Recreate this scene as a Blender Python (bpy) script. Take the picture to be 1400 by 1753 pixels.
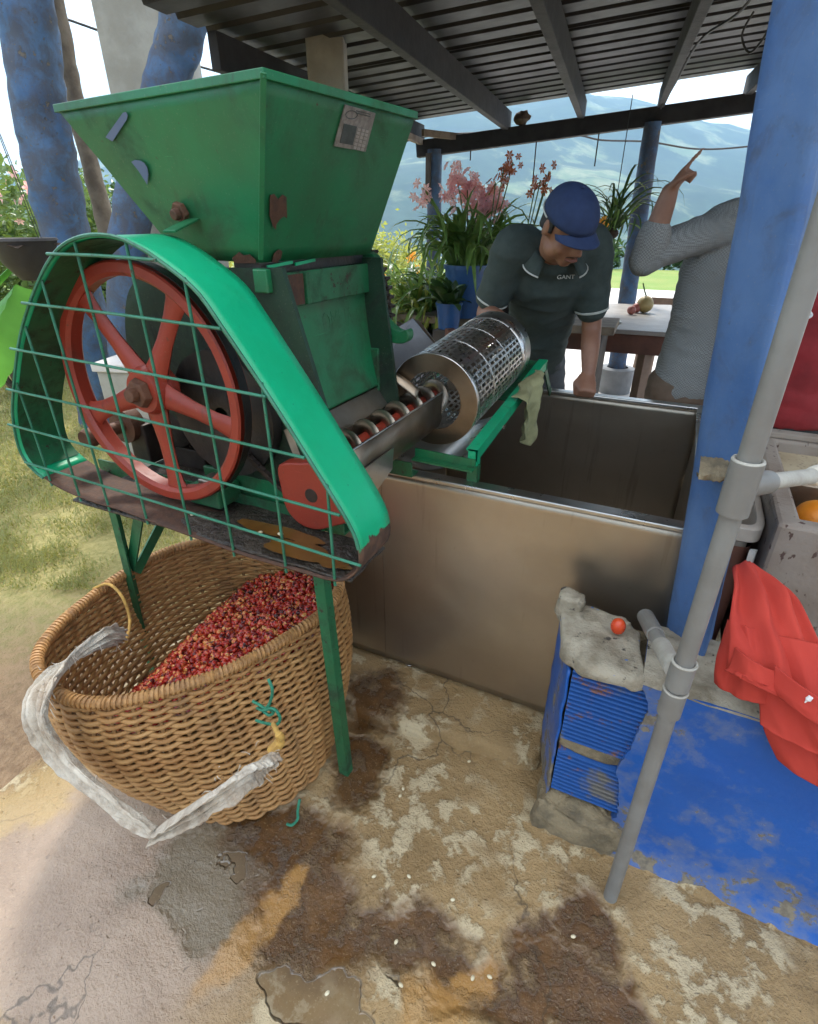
import bpy, bmesh, math, random
from mathutils import Vector, Matrix, noise as mnoise
PI = math.pi
for o in list(bpy.data.objects): bpy.data.objects.remove(o)
SC = bpy.context.scene
COL = SC.collection
# ------------------------------------------------------------------ camera
F = 930.0; TH = math.atan(496/930.0); YAW = math.radians(25.8); EYE = 1.5
cT, sT = math.cos(TH), math.sin(TH); cY, sY = math.cos(YAW), math.sin(YAW)
cam_d = bpy.data.cameras.new('camera'); cam = bpy.data.objects.new('camera', cam_d); COL.objects.link(cam)
cam.location = (0, 0, EYE); cam.rotation_euler = (PI/2 - TH, 0, YAW)
cam_d.sensor_fit = 'HORIZONTAL'; cam_d.sensor_width = 36; cam_d.lens = 36*F/1400
cam_d.clip_start = 0.02; cam_d.clip_end = 20000
SC.camera = cam
# ------------------------------------------------------------------ sky and sun
SUN_EL = math.radians(50); SUN_AZ = math.radians(-31)      # azimuth measured from +Y towards +X
world = bpy.data.worlds.new('World'); SC.world = world; world.use_nodes = True
nt = world.node_tree; nt.nodes.clear()
sky = nt.nodes.new('ShaderNodeTexSky'); sky.sky_type = 'NISHITA'; sky.sun_disc = False
sky.sun_elevation = SUN_EL; sky.sun_rotation = SUN_AZ; sky.air_density = 1.0; sky.dust_density = 2.5; sky.ozone_density = 1.0
bg = nt.nodes.new('ShaderNodeBackground'); wo = nt.nodes.new('ShaderNodeOutputWorld')
tc = nt.nodes.new('ShaderNodeTexCoord'); mp = nt.nodes.new('ShaderNodeMapping'); mp.inputs['Scale'].default_value = (1, 1, 2.6)
cn = nt.nodes.new('ShaderNodeTexNoise'); cn.inputs['Scale'].default_value = 2.6; cn.inputs['Detail'].default_value = 7; cn.inputs['Roughness'].default_value = .58
cr = nt.nodes.new('ShaderNodeValToRGB'); cr.color_ramp.elements[0].position = .32; cr.color_ramp.elements[1].position = .56
cr.color_ramp.elements[0].color = (0, 0, 0, 1); cr.color_ramp.elements[1].color = (.92, .92, .92, 1)
mx = nt.nodes.new('ShaderNodeMix'); mx.data_type = 'RGBA'
mx.inputs['B'].default_value = (9.4, 9.1, 8.7, 1)
nt.links.new(tc.outputs['Generated'], mp.inputs['Vector']); nt.links.new(mp.outputs['Vector'], cn.inputs['Vector'])
nt.links.new(cn.outputs['Fac'], cr.inputs['Fac']); nt.links.new(cr.outputs['Color'], mx.inputs['Factor'])
nt.links.new(sky.outputs['Color'], mx.inputs['A']); nt.links.new(mx.outputs['Result'], bg.inputs['Color'])
nt.links.new(bg.outputs['Background'], wo.inputs['Surface'])
bg.inputs['Strength'].default_value = 0.14
sun_d = bpy.data.lights.new('sun', 'SUN'); sun_d.energy = 2.15; sun_d.angle = math.radians(9); sun_d.color = (1, .95, .86)
sun = bpy.data.objects.new('sun', sun_d); COL.objects.link(sun)
sdir = Vector((math.sin(SUN_AZ)*math.cos(SUN_EL), math.cos(SUN_AZ)*math.cos(SUN_EL), math.sin(SUN_EL)))
sun.rotation_euler = sdir.to_track_quat('Z', 'Y').to_euler(); sun.location = sdir*30
SC.view_settings.view_transform = 'Standard'; SC.view_settings.look = 'None'
SC.view_settings.exposure = 1.62; SC.view_settings.gamma = 1.0; SC.view_settings.use_curve_mapping = False
try:
    SC.cycles.use_denoising = True; SC.cycles.max_bounces = 8; SC.cycles.transparent_max_bounces = 12
    SC.cycles.sample_clamp_indirect = 6.0
except Exception: pass

# ------------------------------------------------------------------ measuring helpers (survey points -> metres)
def _ray(px, py):
    u = (px-700)/F; v = (py-876.5)/F; f = cT - v*sT
    return Vector((u*cY - f*sY, u*sY + f*cY, -(sT + v*cT)))
def PZ(px, py, z): d = _ray(px, py); return Vector((0, 0, EYE)) + d*((z-EYE)/d.z)
def PY(px, py, y): d = _ray(px, py); return Vector((0, 0, EYE)) + d*(y/d.y)
def PX(px, py, x): d = _ray(px, py); return Vector((0, 0, EYE)) + d*(x/d.x)
def W(r, f, z): return Vector((r*cY - f*sY, r*sY + f*cY, z))        # right / ahead / up -> scene
def PF(px, py, dist):
    d = _ray(px, py); f = -d.x*sY + d.y*cY; return Vector((0, 0, EYE)) + d*(dist/f)

# ------------------------------------------------------------------ materials
MATS = {}
class NT:
    def __init__(s, name):
        s.m = bpy.data.materials.new(name); s.m.use_nodes = True; s.t = s.m.node_tree
        s.b = s.t.nodes['Principled BSDF']; s.out = s.t.nodes['Material Output']
        s._pos = None
    def n(s, typ, **kw):
        nd = s.t.nodes.new(typ)
        for k, v in kw.items(): setattr(nd, k, v)
        return nd
    def l(s, a, b): s.t.links.new(a, b)
    def setv(s, inp, v):
        if hasattr(v, 'is_output'): s.l(v, inp)
        else: inp.default_value = v
    def pos(s):
        if s._pos is None: s._pos = s.n('ShaderNodeNewGeometry').outputs['Position']
        return s._pos
    def obj(s): return s.n('ShaderNodeTexCoord').outputs['Object']
    def mapping(s, vec, scale=(1, 1, 1), loc=(0, 0, 0), rot=(0, 0, 0)):
        m = s.n('ShaderNodeMapping'); s.l(vec, m.inputs['Vector'])
        m.inputs['Scale'].default_value = scale; m.inputs['Location'].default_value = loc; m.inputs['Rotation'].default_value = rot
        return m.outputs['Vector']
    def noise(s, vec, scale, detail=4, rough=.55, color=False, dist=0):
        n = s.n('ShaderNodeTexNoise'); s.l(vec, n.inputs['Vector'])
        n.inputs['Scale'].default_value = scale; n.inputs['Detail'].default_value = detail
        n.inputs['Roughness'].default_value = rough; n.inputs['Distortion'].default_value = dist
        return n.outputs['Color' if color else 'Fac']
    def voro(s, vec, scale, feature='F1', out='Distance'):
        n = s.n('ShaderNodeTexVoronoi', feature=feature); s.l(vec, n.inputs['Vector']); n.inputs['Scale'].default_value = scale
        return n.outputs[out]
    def math(s, op, a, b=0.0, clamp=False):
        n = s.n('ShaderNodeMath', operation=op, use_clamp=clamp); s.setv(n.inputs[0], a); s.setv(n.inputs[1], b); return n.outputs[0]
    def vmath(s, op, a, b=(0, 0, 0)):
        n = s.n('ShaderNodeVectorMath', operation=op); s.setv(n.inputs[0], a)
        if op == 'SCALE': s.setv(n.inputs['Scale'], b)
        else: s.setv(n.inputs[1], b)
        return n.outputs['Value' if op in ('LENGTH', 'DOT_PRODUCT') else 'Vector']
    def step(s, v, lo, hi):
        n = s.n('ShaderNodeMapRange', interpolation_type='SMOOTHSTEP'); s.setv(n.inputs['Value'], v)
        n.inputs['From Min'].default_value = lo; n.inputs['From Max'].default_value = hi; return n.outputs['Result']
    def mix(s, fac, a, b, blend='MIX'):
        n = s.n('ShaderNodeMix', data_type='RGBA', blend_type=blend)
        s.setv(n.inputs['Factor'], fac)
        for k, v in (('A', a), ('B', b)):
            s.setv(n.inputs[k], v if hasattr(v, 'is_output') else (*v[:3], 1))
        return n.outputs['Result']
    def fmix(s, fac, a, b):
        n = s.n('ShaderNodeMix', data_type='FLOAT'); s.setv(n.inputs['Factor'], fac); s.setv(n.inputs['A'], a); s.setv(n.inputs['B'], b)
        return n.outputs['Result']
    def bump(s, h, strength=.3, dist=.01, nrm=None):
        b = s.n('ShaderNodeBump'); s.l(h, b.inputs['Height']); b.inputs['Strength'].default_value = strength; b.inputs['Distance'].default_value = dist
        if nrm is not None: s.l(nrm, b.inputs['Normal'])
        return b.outputs['Normal']
    def fin(s, color=None, rough=None, metal=None, normal=None, spec=None, **kw):
        if color is not None: s.setv(s.b.inputs['Base Color'], color if hasattr(color, 'is_output') else (*color[:3], 1))
        if rough is not None: s.setv(s.b.inputs['Roughness'], rough)
        if metal is not None: s.setv(s.b.inputs['Metallic'], metal)
        if normal is not None: s.l(normal, s.b.inputs['Normal'])
        if spec is not None: s.b.inputs['Specular IOR Level'].default_value = spec
        for k, v in kw.items(): s.setv(s.b.inputs[k.replace('_', ' ')], v)
        MATS[s.m.name] = s.m
        return s.m

def pm(name, c1, c2=None, scale=8, rough=.6, metal=0, bump=.15, bscale=None, lo=.35, hi=.65, dist=.004, spec=None, local=False):
    "plain surface: two tones of the same stuff mottled by noise, fine relief"
    t = NT(name); P = t.obj() if local else t.pos()
    c2 = c2 or tuple(min(1, c*1.25) for c in c1)
    n = t.noise(P, scale, 6, .6)
    col = t.mix(t.step(n, lo, hi), c1, c2)
    n2 = t.noise(P, bscale or scale*9, 4, .6)
    r = t.fmix(t.noise(P, scale*3, 3), max(0, rough-.12), min(1, rough+.12))
    return t.fin(col, r, metal, t.bump(n2, bump, dist), spec)

def paint(name, c1, c2, chip, scale=3, rough=.42, chips=.66, grime=(.05, .04, .025), gl=.56, gh=.78, bump=.1):
    "old paint: tone drift, grime film, chips to the stuff below"
    t = NT(name); P = t.pos()
    col = t.mix(t.step(t.noise(P, scale, 5, .6), .3, .7), c1, c2)
    g = t.step(t.noise(P, scale*2.3, 7, .68, dist=.4), gl, gh)
    col = t.mix(t.math('MULTIPLY', g, .75), col, grime)
    fine = t.noise(P, 95, 3, .6)
    spk = t.step(t.noise(P, 60, 2, .5), .70, .76)
    col = t.mix(t.math('MULTIPLY', spk, .5), col, grime)
    st = t.math('MULTIPLY', t.step(t.noise(t.mapping(P, (34, 34, 2.2)), 1, 4, .6), .56, .74), t.step(t.noise(P, scale*.8, 3), .4, .65))
    col = t.mix(t.math('MULTIPLY', st, .55), col, grime)
    dust = t.step(t.noise(P, 210, 3, .7), .60, .72); col = t.mix(t.math('MULTIPLY', dust, .22), col, (.30, .26, .19))
    scr = t.step(t.noise(t.mapping(P, (9, 9, 150), rot=(.5, .3, 0)), 1, 3, .6), .715, .745); col = t.mix(t.math('MULTIPLY', scr, .35), col, tuple(min(1, c*1.8+.03) for c in c1))
    ch = t.step(t.noise(P, scale*4.5, 8, .72), chips, chips+.02)
    ch2 = t.step(t.noise(P, scale*15, 5, .6), chips+.045, chips+.06); ch = t.math('MAXIMUM', ch, ch2)
    col = t.mix(ch, col, chip)
    r = t.fmix(t.math('MAXIMUM', ch, g), rough, .85)
    h = t.math('SUBTRACT', t.math('MULTIPLY', fine, .25), t.math('MULTIPLY', ch, .5))
    dents = t.bump(t.noise(P, scale*1.6, 3, .5), .12, .03)
    return t.fin(col, r, 0, t.bump(h, bump*2.0, .002, dents))

RUST = (.075, .033, .018)
paint('green_paint', (.006, .165, .060), (.020, .105, .042), RUST, 3.2, .4, .675, (.035, .045, .022), .44, .78)
paint('green_paint_fresh', (.001, .36, .165), (.002, .32, .135), RUST, 4, .42, .735, (.01, .16, .08), .66, .9)
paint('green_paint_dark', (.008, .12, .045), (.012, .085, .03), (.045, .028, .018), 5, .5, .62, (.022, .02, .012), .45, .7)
paint('green_black', (.008, .036, .017), (.006, .024, .012), (.02, .014, .01), 5, .5, .66, (.01, .009, .007), .45, .7)
paint('green_bar', (.009, .115, .058), (.03, .18, .11), (.06, .05, .035), 14, .4, .62, (.015, .05, .03), .55, .8)
paint('red_paint', (.30, .034, .016), (.24, .028, .014), (.10, .045, .03), 6, .45, .72, (.09, .04, .025), .55, .82)
paint('blue_column', (.045, .115, .29), (.085, .165, .34), (.30, .29, .27), 5, .62, .725, (.07, .09, .13), .48, .8, .3)
paint('blue_trunk', (.036, .090, .20), (.080, .155, .275), (.14, .12, .10), 3.4, .75, .61, (.07, .065, .07), .34, .62, .9)
paint('blue_pot', (.018, .075, .22), (.025, .10, .26), (.1, .1, .1), 6, .4, .8)
pm('steel', (.62, .60, .57), (.48, .46, .43), 5, .3, 1, .05, 60)
pm('steel_grey', (.22, .22, .23), (.17, .17, .18), 9, .38, .55, .15, 60)
pm('steel_dull', (.40, .35, .29), (.30, .26, .21), 7, .42, 1, .1, 50)
pm('steel_brown', (.34, .27, .20), (.22, .17, .12), 6, .40, 1, .12, 60)
pm('dark_iron', (.055, .040, .032), (.030, .022, .018), 12, .55, .4, .3, 80)
pm('black_grease', (.012, .011, .010), (.028, .024, .02), 14, .45, 0, .4, 70)
pm('rust_iron', (.15, .065, .035), (.09, .042, .026), 20, .7, .2, .4, 120)
pm('concrete_column', (.36, .345, .30), (.27, .255, .215), 4, .9, 0, .5, 60, dist=.006)
pm('pvc_grey', (.20, .195, .18), (.165, .155, .14), 9, .5, 0, .06, 90)
pm('pvc_grime', (.40, .38, .33), (.30, .28, .24), 20, .7, 0, .2, 90)
pm('tape_white', (.62, .59, .50), (.48, .44, .36), 30, .8, 0, .5, 140)
pm('wood_dark', (.085, .07, .058), (.05, .042, .036), 5, .8, 0, .5, 40)
pm('wood_grey', (.23, .18, .13), (.14, .105, .075), 9, .85, 0, .6, 60)
pm('wood_red', (.16, .065, .042), (.11, .045, .03), 9, .55, 0, .2, 60)
pm('wood_chair', (.20, .125, .085), (.14, .085, .055), 9, .55, 0, .2, 60)
pm('table_top', (.34, .31, .28), (.28, .255, .23), 6, .5, 0, .1, 60)
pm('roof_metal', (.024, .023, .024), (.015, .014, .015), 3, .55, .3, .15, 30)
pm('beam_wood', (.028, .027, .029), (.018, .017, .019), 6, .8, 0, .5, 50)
pm('cane_rim', (.42, .22, .075), (.26, .13, .045), 40, .6, 0, .35, 140, dist=.002)
pm('cane_stake', (.28, .15, .055), (.18, .09, .03), 30, .65, 0, .3, 120)
pm('twine_yellow', (.50, .30, .07), (.36, .2, .05), 60, .85, 0, .5, 200)
pm('twine_green', (.015, .15, .085), (.02, .2, .12), 60, .7, 0, .5, 200)
pm('soil', (.06, .036, .022), (.032, .02, .013), 30, .95, 0, .8, 90)
pm('pot_clay', (.32, .11, .045), (.25, .085, .035), 10, .8)
pm('pot_black', (.022, .019, .018), (.035, .03, .028), 10, .6)
pm('plastic_white', (.62, .60, .55), (.55, .53, .48), 8, .4, 0, .03)
pm('plastic_tan', (.42, .37, .31), (.36, .31, .26), 8, .45, 0, .05)
pm('plastic_aqua', (.25, .55, .60), (.3, .62, .66), 8, .4, 0, .03)
pm('footing', (.22, .23, .24), (.17, .18, .19), 8, .85, 0, .3)
pm('patio_stone', (.62, .585, .55), (.54, .505, .47), 3, .85, 0, .2, 30)
pm('phone_black', (.01, .01, .012), (.015, .015, .018), 8, .15)
pm('wire_black', (.02, .02, .022), (.03, .03, .03), 8, .6)
pm('skin_man', (.30, .145, .088), (.255, .115, .068), 14, .5, 0, .12, 160, dist=.001)
pm('skin_other', (.27, .135, .085), (.23, .11, .068), 14, .5, 0, .12, 160, dist=.001)
pm('hair_black', (.008, .007, .007), (.014, .012, .011), 60, .6, 0, .6, 200)
pm('lip', (.20, .075, .055), (.17, .06, .045), 40, .5)
pm('eye_white', (.6, .57, .52), (.5, .47, .43), 10, .25)
pm('polo_green', (.050, .068, .062), (.036, .052, .047), 20, .9, 0, .35, 300, dist=.001)
pm('polo_trim', (.55, .56, .52), (.45, .46, .42), 20, .9, 0, .3, 300)
pm('jeans_grey', (.10, .105, .11), (.075, .078, .085), 20, .9, 0, .35, 260)
pm('cap_blue', (.022, .042, .115), (.017, .033, .092), 20, .85, 0, .3, 300, dist=.001)
pm('trouser_tan', (.17, .115, .08), (.13, .09, .06), 20, .9, 0, .3, 260)
pm('trouser_black', (.02, .02, .022), (.03, .03, .03), 20, .9, 0, .3, 260)
pm('shirt_red', (.30, .022, .026), (.23, .018, .02), 9, .85, 0, .25, 260)
pm('logo_white', (.75, .75, .75), (.7, .7, .7), 9, .6, 0, .02)
pm('cloth_olive', (.30, .29, .15), (.22, .21, .10), 16, .9, 0, .5, 220, dist=.002)
pm('tomato', (.62, .075, .018), (.55, .05, .014), 20, .25, 0, .03)
pm('orange_fruit', (.72, .25, .018), (.65, .2, .014), 30, .4, 0, .2, 160)
pm('fruit_pink', (.45, .15, .11), (.35, .1, .08), 30, .5)
pm('fruit_tan', (.40, .30, .12), (.34, .24, .09), 20, .5)
pm('leaf_plant', (.055, .125, .028), (.09, .18, .045), 10, .4, 0, .1)
pm('bean', (.62, .55, .38), (.52, .44, .28), 60, .4, 0, .1)
pm('nameplate', (.30, .27, .24), (.19, .165, .145), 70, .5, .5, .2, 200)
pm('nameplate_dark', (.075, .085, .08), (.05, .06, .055), 60, .5, .3)
pm('nameplate_cell', (.40, .36, .32), (.32, .29, .26), 80, .5, .4)
pm('patch_lilac', (.11, .14, .24), (.10, .13, .22), 10, .6, 0, .03)
pm('rust_chip', (.085, .038, .02), (.055, .026, .016), 60, .8, 0, .4, 160)
pm('muddy_water', (.16, .075, .018), (.12, .055, .014), 16, .12, 0, .03)
pm('muck', (.055, .042, .030), (.028, .020, .015), 26, .45, 0, 1.0, 70, dist=.012)
pm('brick_clay', (.38, .15, .065), (.30, .11, .05), 30, .85, 0, .4, 120)
pm('stem_green', (.07, .12, .03), (.1, .15, .04), 20, .6)
pm('bark', (.10, .075, .05), (.06, .045, .03), 20, .9, 0, .7, 60)

def leafmat(name, c1, c2, trans=.35, scale=5, rough=.42):
    t = NT(name)
    rnd = t.noise(t.pos(), scale, 3)
    col = t.mix(t.step(rnd, .35, .65), c1, c2)
    d = t.n('ShaderNodeBsdfTranslucent'); t.l(t.mix(.5, col, (c2[0]*2.2, c2[1]*1.9, c2[2])), d.inputs['Color'])
    m = t.n('ShaderNodeMixShader'); m.inputs[0].default_value = trans
    t.fin(col, rough)
    t.l(t.b.outputs[0], m.inputs[1]); t.l(d.outputs[0], m.inputs[2]); t.l(m.outputs[0], t.out.inputs['Surface'])
    return t.m
leafmat('leaf_strap', (.075, .165, .034), (.17, .28, .085), .3, 9, .3)
leafmat('leaf_shrub', (.075, .15, .04), (.16, .25, .075), .3, 3)
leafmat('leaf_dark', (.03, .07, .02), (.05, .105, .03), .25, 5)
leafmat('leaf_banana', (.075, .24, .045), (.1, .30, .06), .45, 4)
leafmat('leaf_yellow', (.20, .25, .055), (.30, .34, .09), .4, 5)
leafmat('petal_pink', (.72, .40, .50), (.80, .56, .62), .4, 30, .6)
leafmat('petal_rust', (.30, .085, .05), (.42, .15, .08), .3, 30, .6)
leafmat('petal_rose', (.60, .20, .19), (.68, .30, .26), .4, 30, .6)
leafmat('petal_orange', (.72, .36, .045), (.78, .46, .10), .4, 30, .6)
leafmat('grass_blade', (.20, .22, .07), (.32, .33, .12), .3, 2, .5)

# cherry pulp : each piece its own shade
t = NT('cherry'); rnd = t.n('ShaderNodeObjectInfo').outputs['Random']
vn = t.n('ShaderNodeTexVoronoi'); t.l(t.pos(), vn.inputs['Vector']); vn.inputs['Scale'].default_value = 85; sx = t.n('ShaderNodeSeparateXYZ'); t.l(vn.outputs['Color'], sx.inputs[0])
n = t.math('ADD', t.math('MULTIPLY', sx.outputs['X'], .72), t.math('MULTIPLY', t.noise(t.pos(), 120, 2, .5), .28))
cr_ = t.n('ShaderNodeValToRGB'); e = cr_.color_ramp
for p_, c_ in ((.12, (.03, .008, .008)), (.26, (.16, .010, .009)), (.40, (.36, .018, .012)), (.58, (.42, .035, .018)), (.66, (.52, .10, .03)), (.72, (.60, .32, .09)), (.80, (.52, .05, .02)), (.88, (.30, .02, .012))):
    el = e.elements.new(p_); el.color = (*c_, 1)
e.elements.remove(e.elements[-1]) if e.elements[-1].position > .9 else None
t.l(n, cr_.inputs['Fac'])
t.fin(cr_.outputs['Color'], t.fmix(t.noise(t.pos(), 40, 2), .16, .36), 0, t.bump(t.noise(t.pos(), 300, 2), .25, .001))
# woven white sacking
t = NT('sacking'); P = t.pos()
fib = t.noise(t.mapping(P, (260, 260, 40)), 1, 3, .6)
col = t.mix(t.step(t.noise(P, 22, 5, .65), .35, .7), (.58, .52, .43), (.36, .29, .22))
col = t.mix(t.step(t.noise(P, 5, 3), .55, .75), col, (.30, .20, .12))
t.fin(col, .9, 0, t.bump(t.math('ADD', fib, t.noise(P, 160, 3)), .8, .004))
# red fleece
t = NT('fleece_red'); P = t.pos()
col = t.mix(t.step(t.noise(P, 6, 4), .35, .65), (.46, .052, .036), (.40, .042, .03))
t.fin(col, .92, 0, t.bump(t.noise(P, 420, 3), .3, .001), .2)
# small-checked shirt
t = NT('shirt_check'); P = t.obj()
ck = t.n('ShaderNodeTexChecker'); t.l(t.mapping(P, (1, 1, 1)), ck.inputs['Vector']); ck.inputs['Scale'].default_value = 170
ck.inputs['Color1'].default_value = (.17, .172, .165, 1); ck.inputs['Color2'].default_value = (.28, .285, .275, 1)
col = t.mix(t.step(t.noise(P, 7, 4), .4, .7), ck.outputs['Color'], (.21, .215, .208))
t.fin(col, .9, 0, t.bump(t.noise(P, 14, 5), .3, .02))
# terrazzo / washed concrete of the washtub
t = NT('terrazzo'); P = t.pos()
v = t.step(t.voro(t.mapping(P, (60, 100, 60)), 1), .0, .34)
col = t.mix(v, (.13, .10, .07), t.mix(t.step(t.noise(P, 9, 5), .35, .65), (.44, .36, .24), (.36, .28, .18)))
t.fin(col, .8, 0, t.bump(v, .3, .003))
t = NT('tub_concrete'); P = t.pos()
sp = t.step(t.noise(t.mapping(P, (55, 55, 30)), 1, 3, .5), .62, .68)
col = t.mix(t.step(t.noise(P, 5, 6), .35, .65), (.27, .225, .185), (.20, .15, .115))
col = t.mix(sp, col, (.075, .04, .03))
t.fin(col, .8, 0, t.bump(t.noise(P, 90, 4), .35, .004))
# stainless sheet, warm brown reflection put into its colour, brushed streaks
t = NT('tank_steel'); P = t.pos()
br = t.noise(t.mapping(P, (3, 3, 90)), 1, 4, .6)
film = t.step(t.noise(P, 2.2, 5, .6), .3, .7)  # mottled mask for the reflected brown tones
col = t.mix(film, (.48, .415, .33), (.40, .335, .26))
col = t.mix(t.math('MULTIPLY', t.step(t.noise(P, 24, 6, .7), .62, .8), .5), col, (.22, .17, .12))
wv = t.bump(t.noise(P, 3.0, 2), .25, .03)
dr = t.step(t.noise(t.mapping(P, (26, 26, 1.6)), 1, 4, .6), .60, .72)
col = t.mix(t.math('MULTIPLY', dr, .25), col, (.15, .11, .075))
t.fin(col, t.fmix(br, .24, .42), .92, t.bump(br, .04, .002, wv))

def cane_var():
    t = NT('cane'); P = t.pos(); r = t.n('ShaderNodeObjectInfo').outputs['Random']
    n = t.noise(t.mapping(P, (22, 22, 60)), 1, 5, .65)
    c = t.mix(t.step(n, .3, .7), (.50, .285, .105), (.30, .155, .05))
    c = t.mix(t.math('MULTIPLY', r, .55), c, (.30, .135, .04))
    c = t.mix(t.math('MULTIPLY', t.step(t.noise(P, 9, 5, .6), .55, .7), .5), c, (.13, .07, .03))
    c = t.mix(t.step(t.noise(P, 130, 2), .68, .76), c, (.11, .055, .02))
    fib = t.noise(t.mapping(P, (60, 60, 700)), 1, 3, .6)
    t.fin(c, t.fmix(n, .45, .75), 0, t.bump(fib, .6, .003))
cane_var()
def band_paint():
    t = NT('band_paint'); P = t.pos(); sep = t.n('ShaderNodeSeparateXYZ'); t.l(P, sep.inputs[0])
    c = t.mix(t.step(t.noise(P, 4, 5, .6), .3, .7), (.001, .36, .165), (.002, .30, .125))
    g = t.step(t.noise(P, 9, 7, .7), .58, .80); c = t.mix(t.math('MULTIPLY', g, .55), c, (.012, .13, .06))
    sc = t.step(t.noise(t.mapping(P, (18, 160, 18)), 1, 3, .6), .68, .74); c = t.mix(t.math('MULTIPLY', sc, .4), c, (.05, .42, .25))
    j = t.math('ADD', sep.outputs['Z'], t.math('MULTIPLY', t.math('SUBTRACT', t.noise(P, 34, 5, .7), .5), .075))
    low = t.math('SUBTRACT', 1.0, t.step(j, .948, .953))
    right = t.step(sep.outputs['X'], -1.0, -.9)
    low = t.math('MULTIPLY', low, right)
    ch = t.math('MAXIMUM', low, t.step(t.noise(P, 17, 8, .72), .70, .715))
    c = t.mix(ch, c, t.mix(t.step(t.noise(P, 40, 4), .4, .6), (.105, .05, .028), (.06, .03, .018)))
    spk = t.step(t.noise(P, 110, 2), .70, .76); c = t.mix(t.math('MULTIPLY', spk, .5), c, (.02, .05, .03))
    t.fin(c, t.fmix(t.math('MAXIMUM', ch, g), .38, .8), 0, t.bump(t.math('SUBTRACT', t.math('MULTIPLY', t.noise(P, 140, 3), .25), t.math('MULTIPLY', ch, .8)), .4, .003, t.bump(t.noise(P, 6, 3), .15, .03)))
band_paint()
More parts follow.
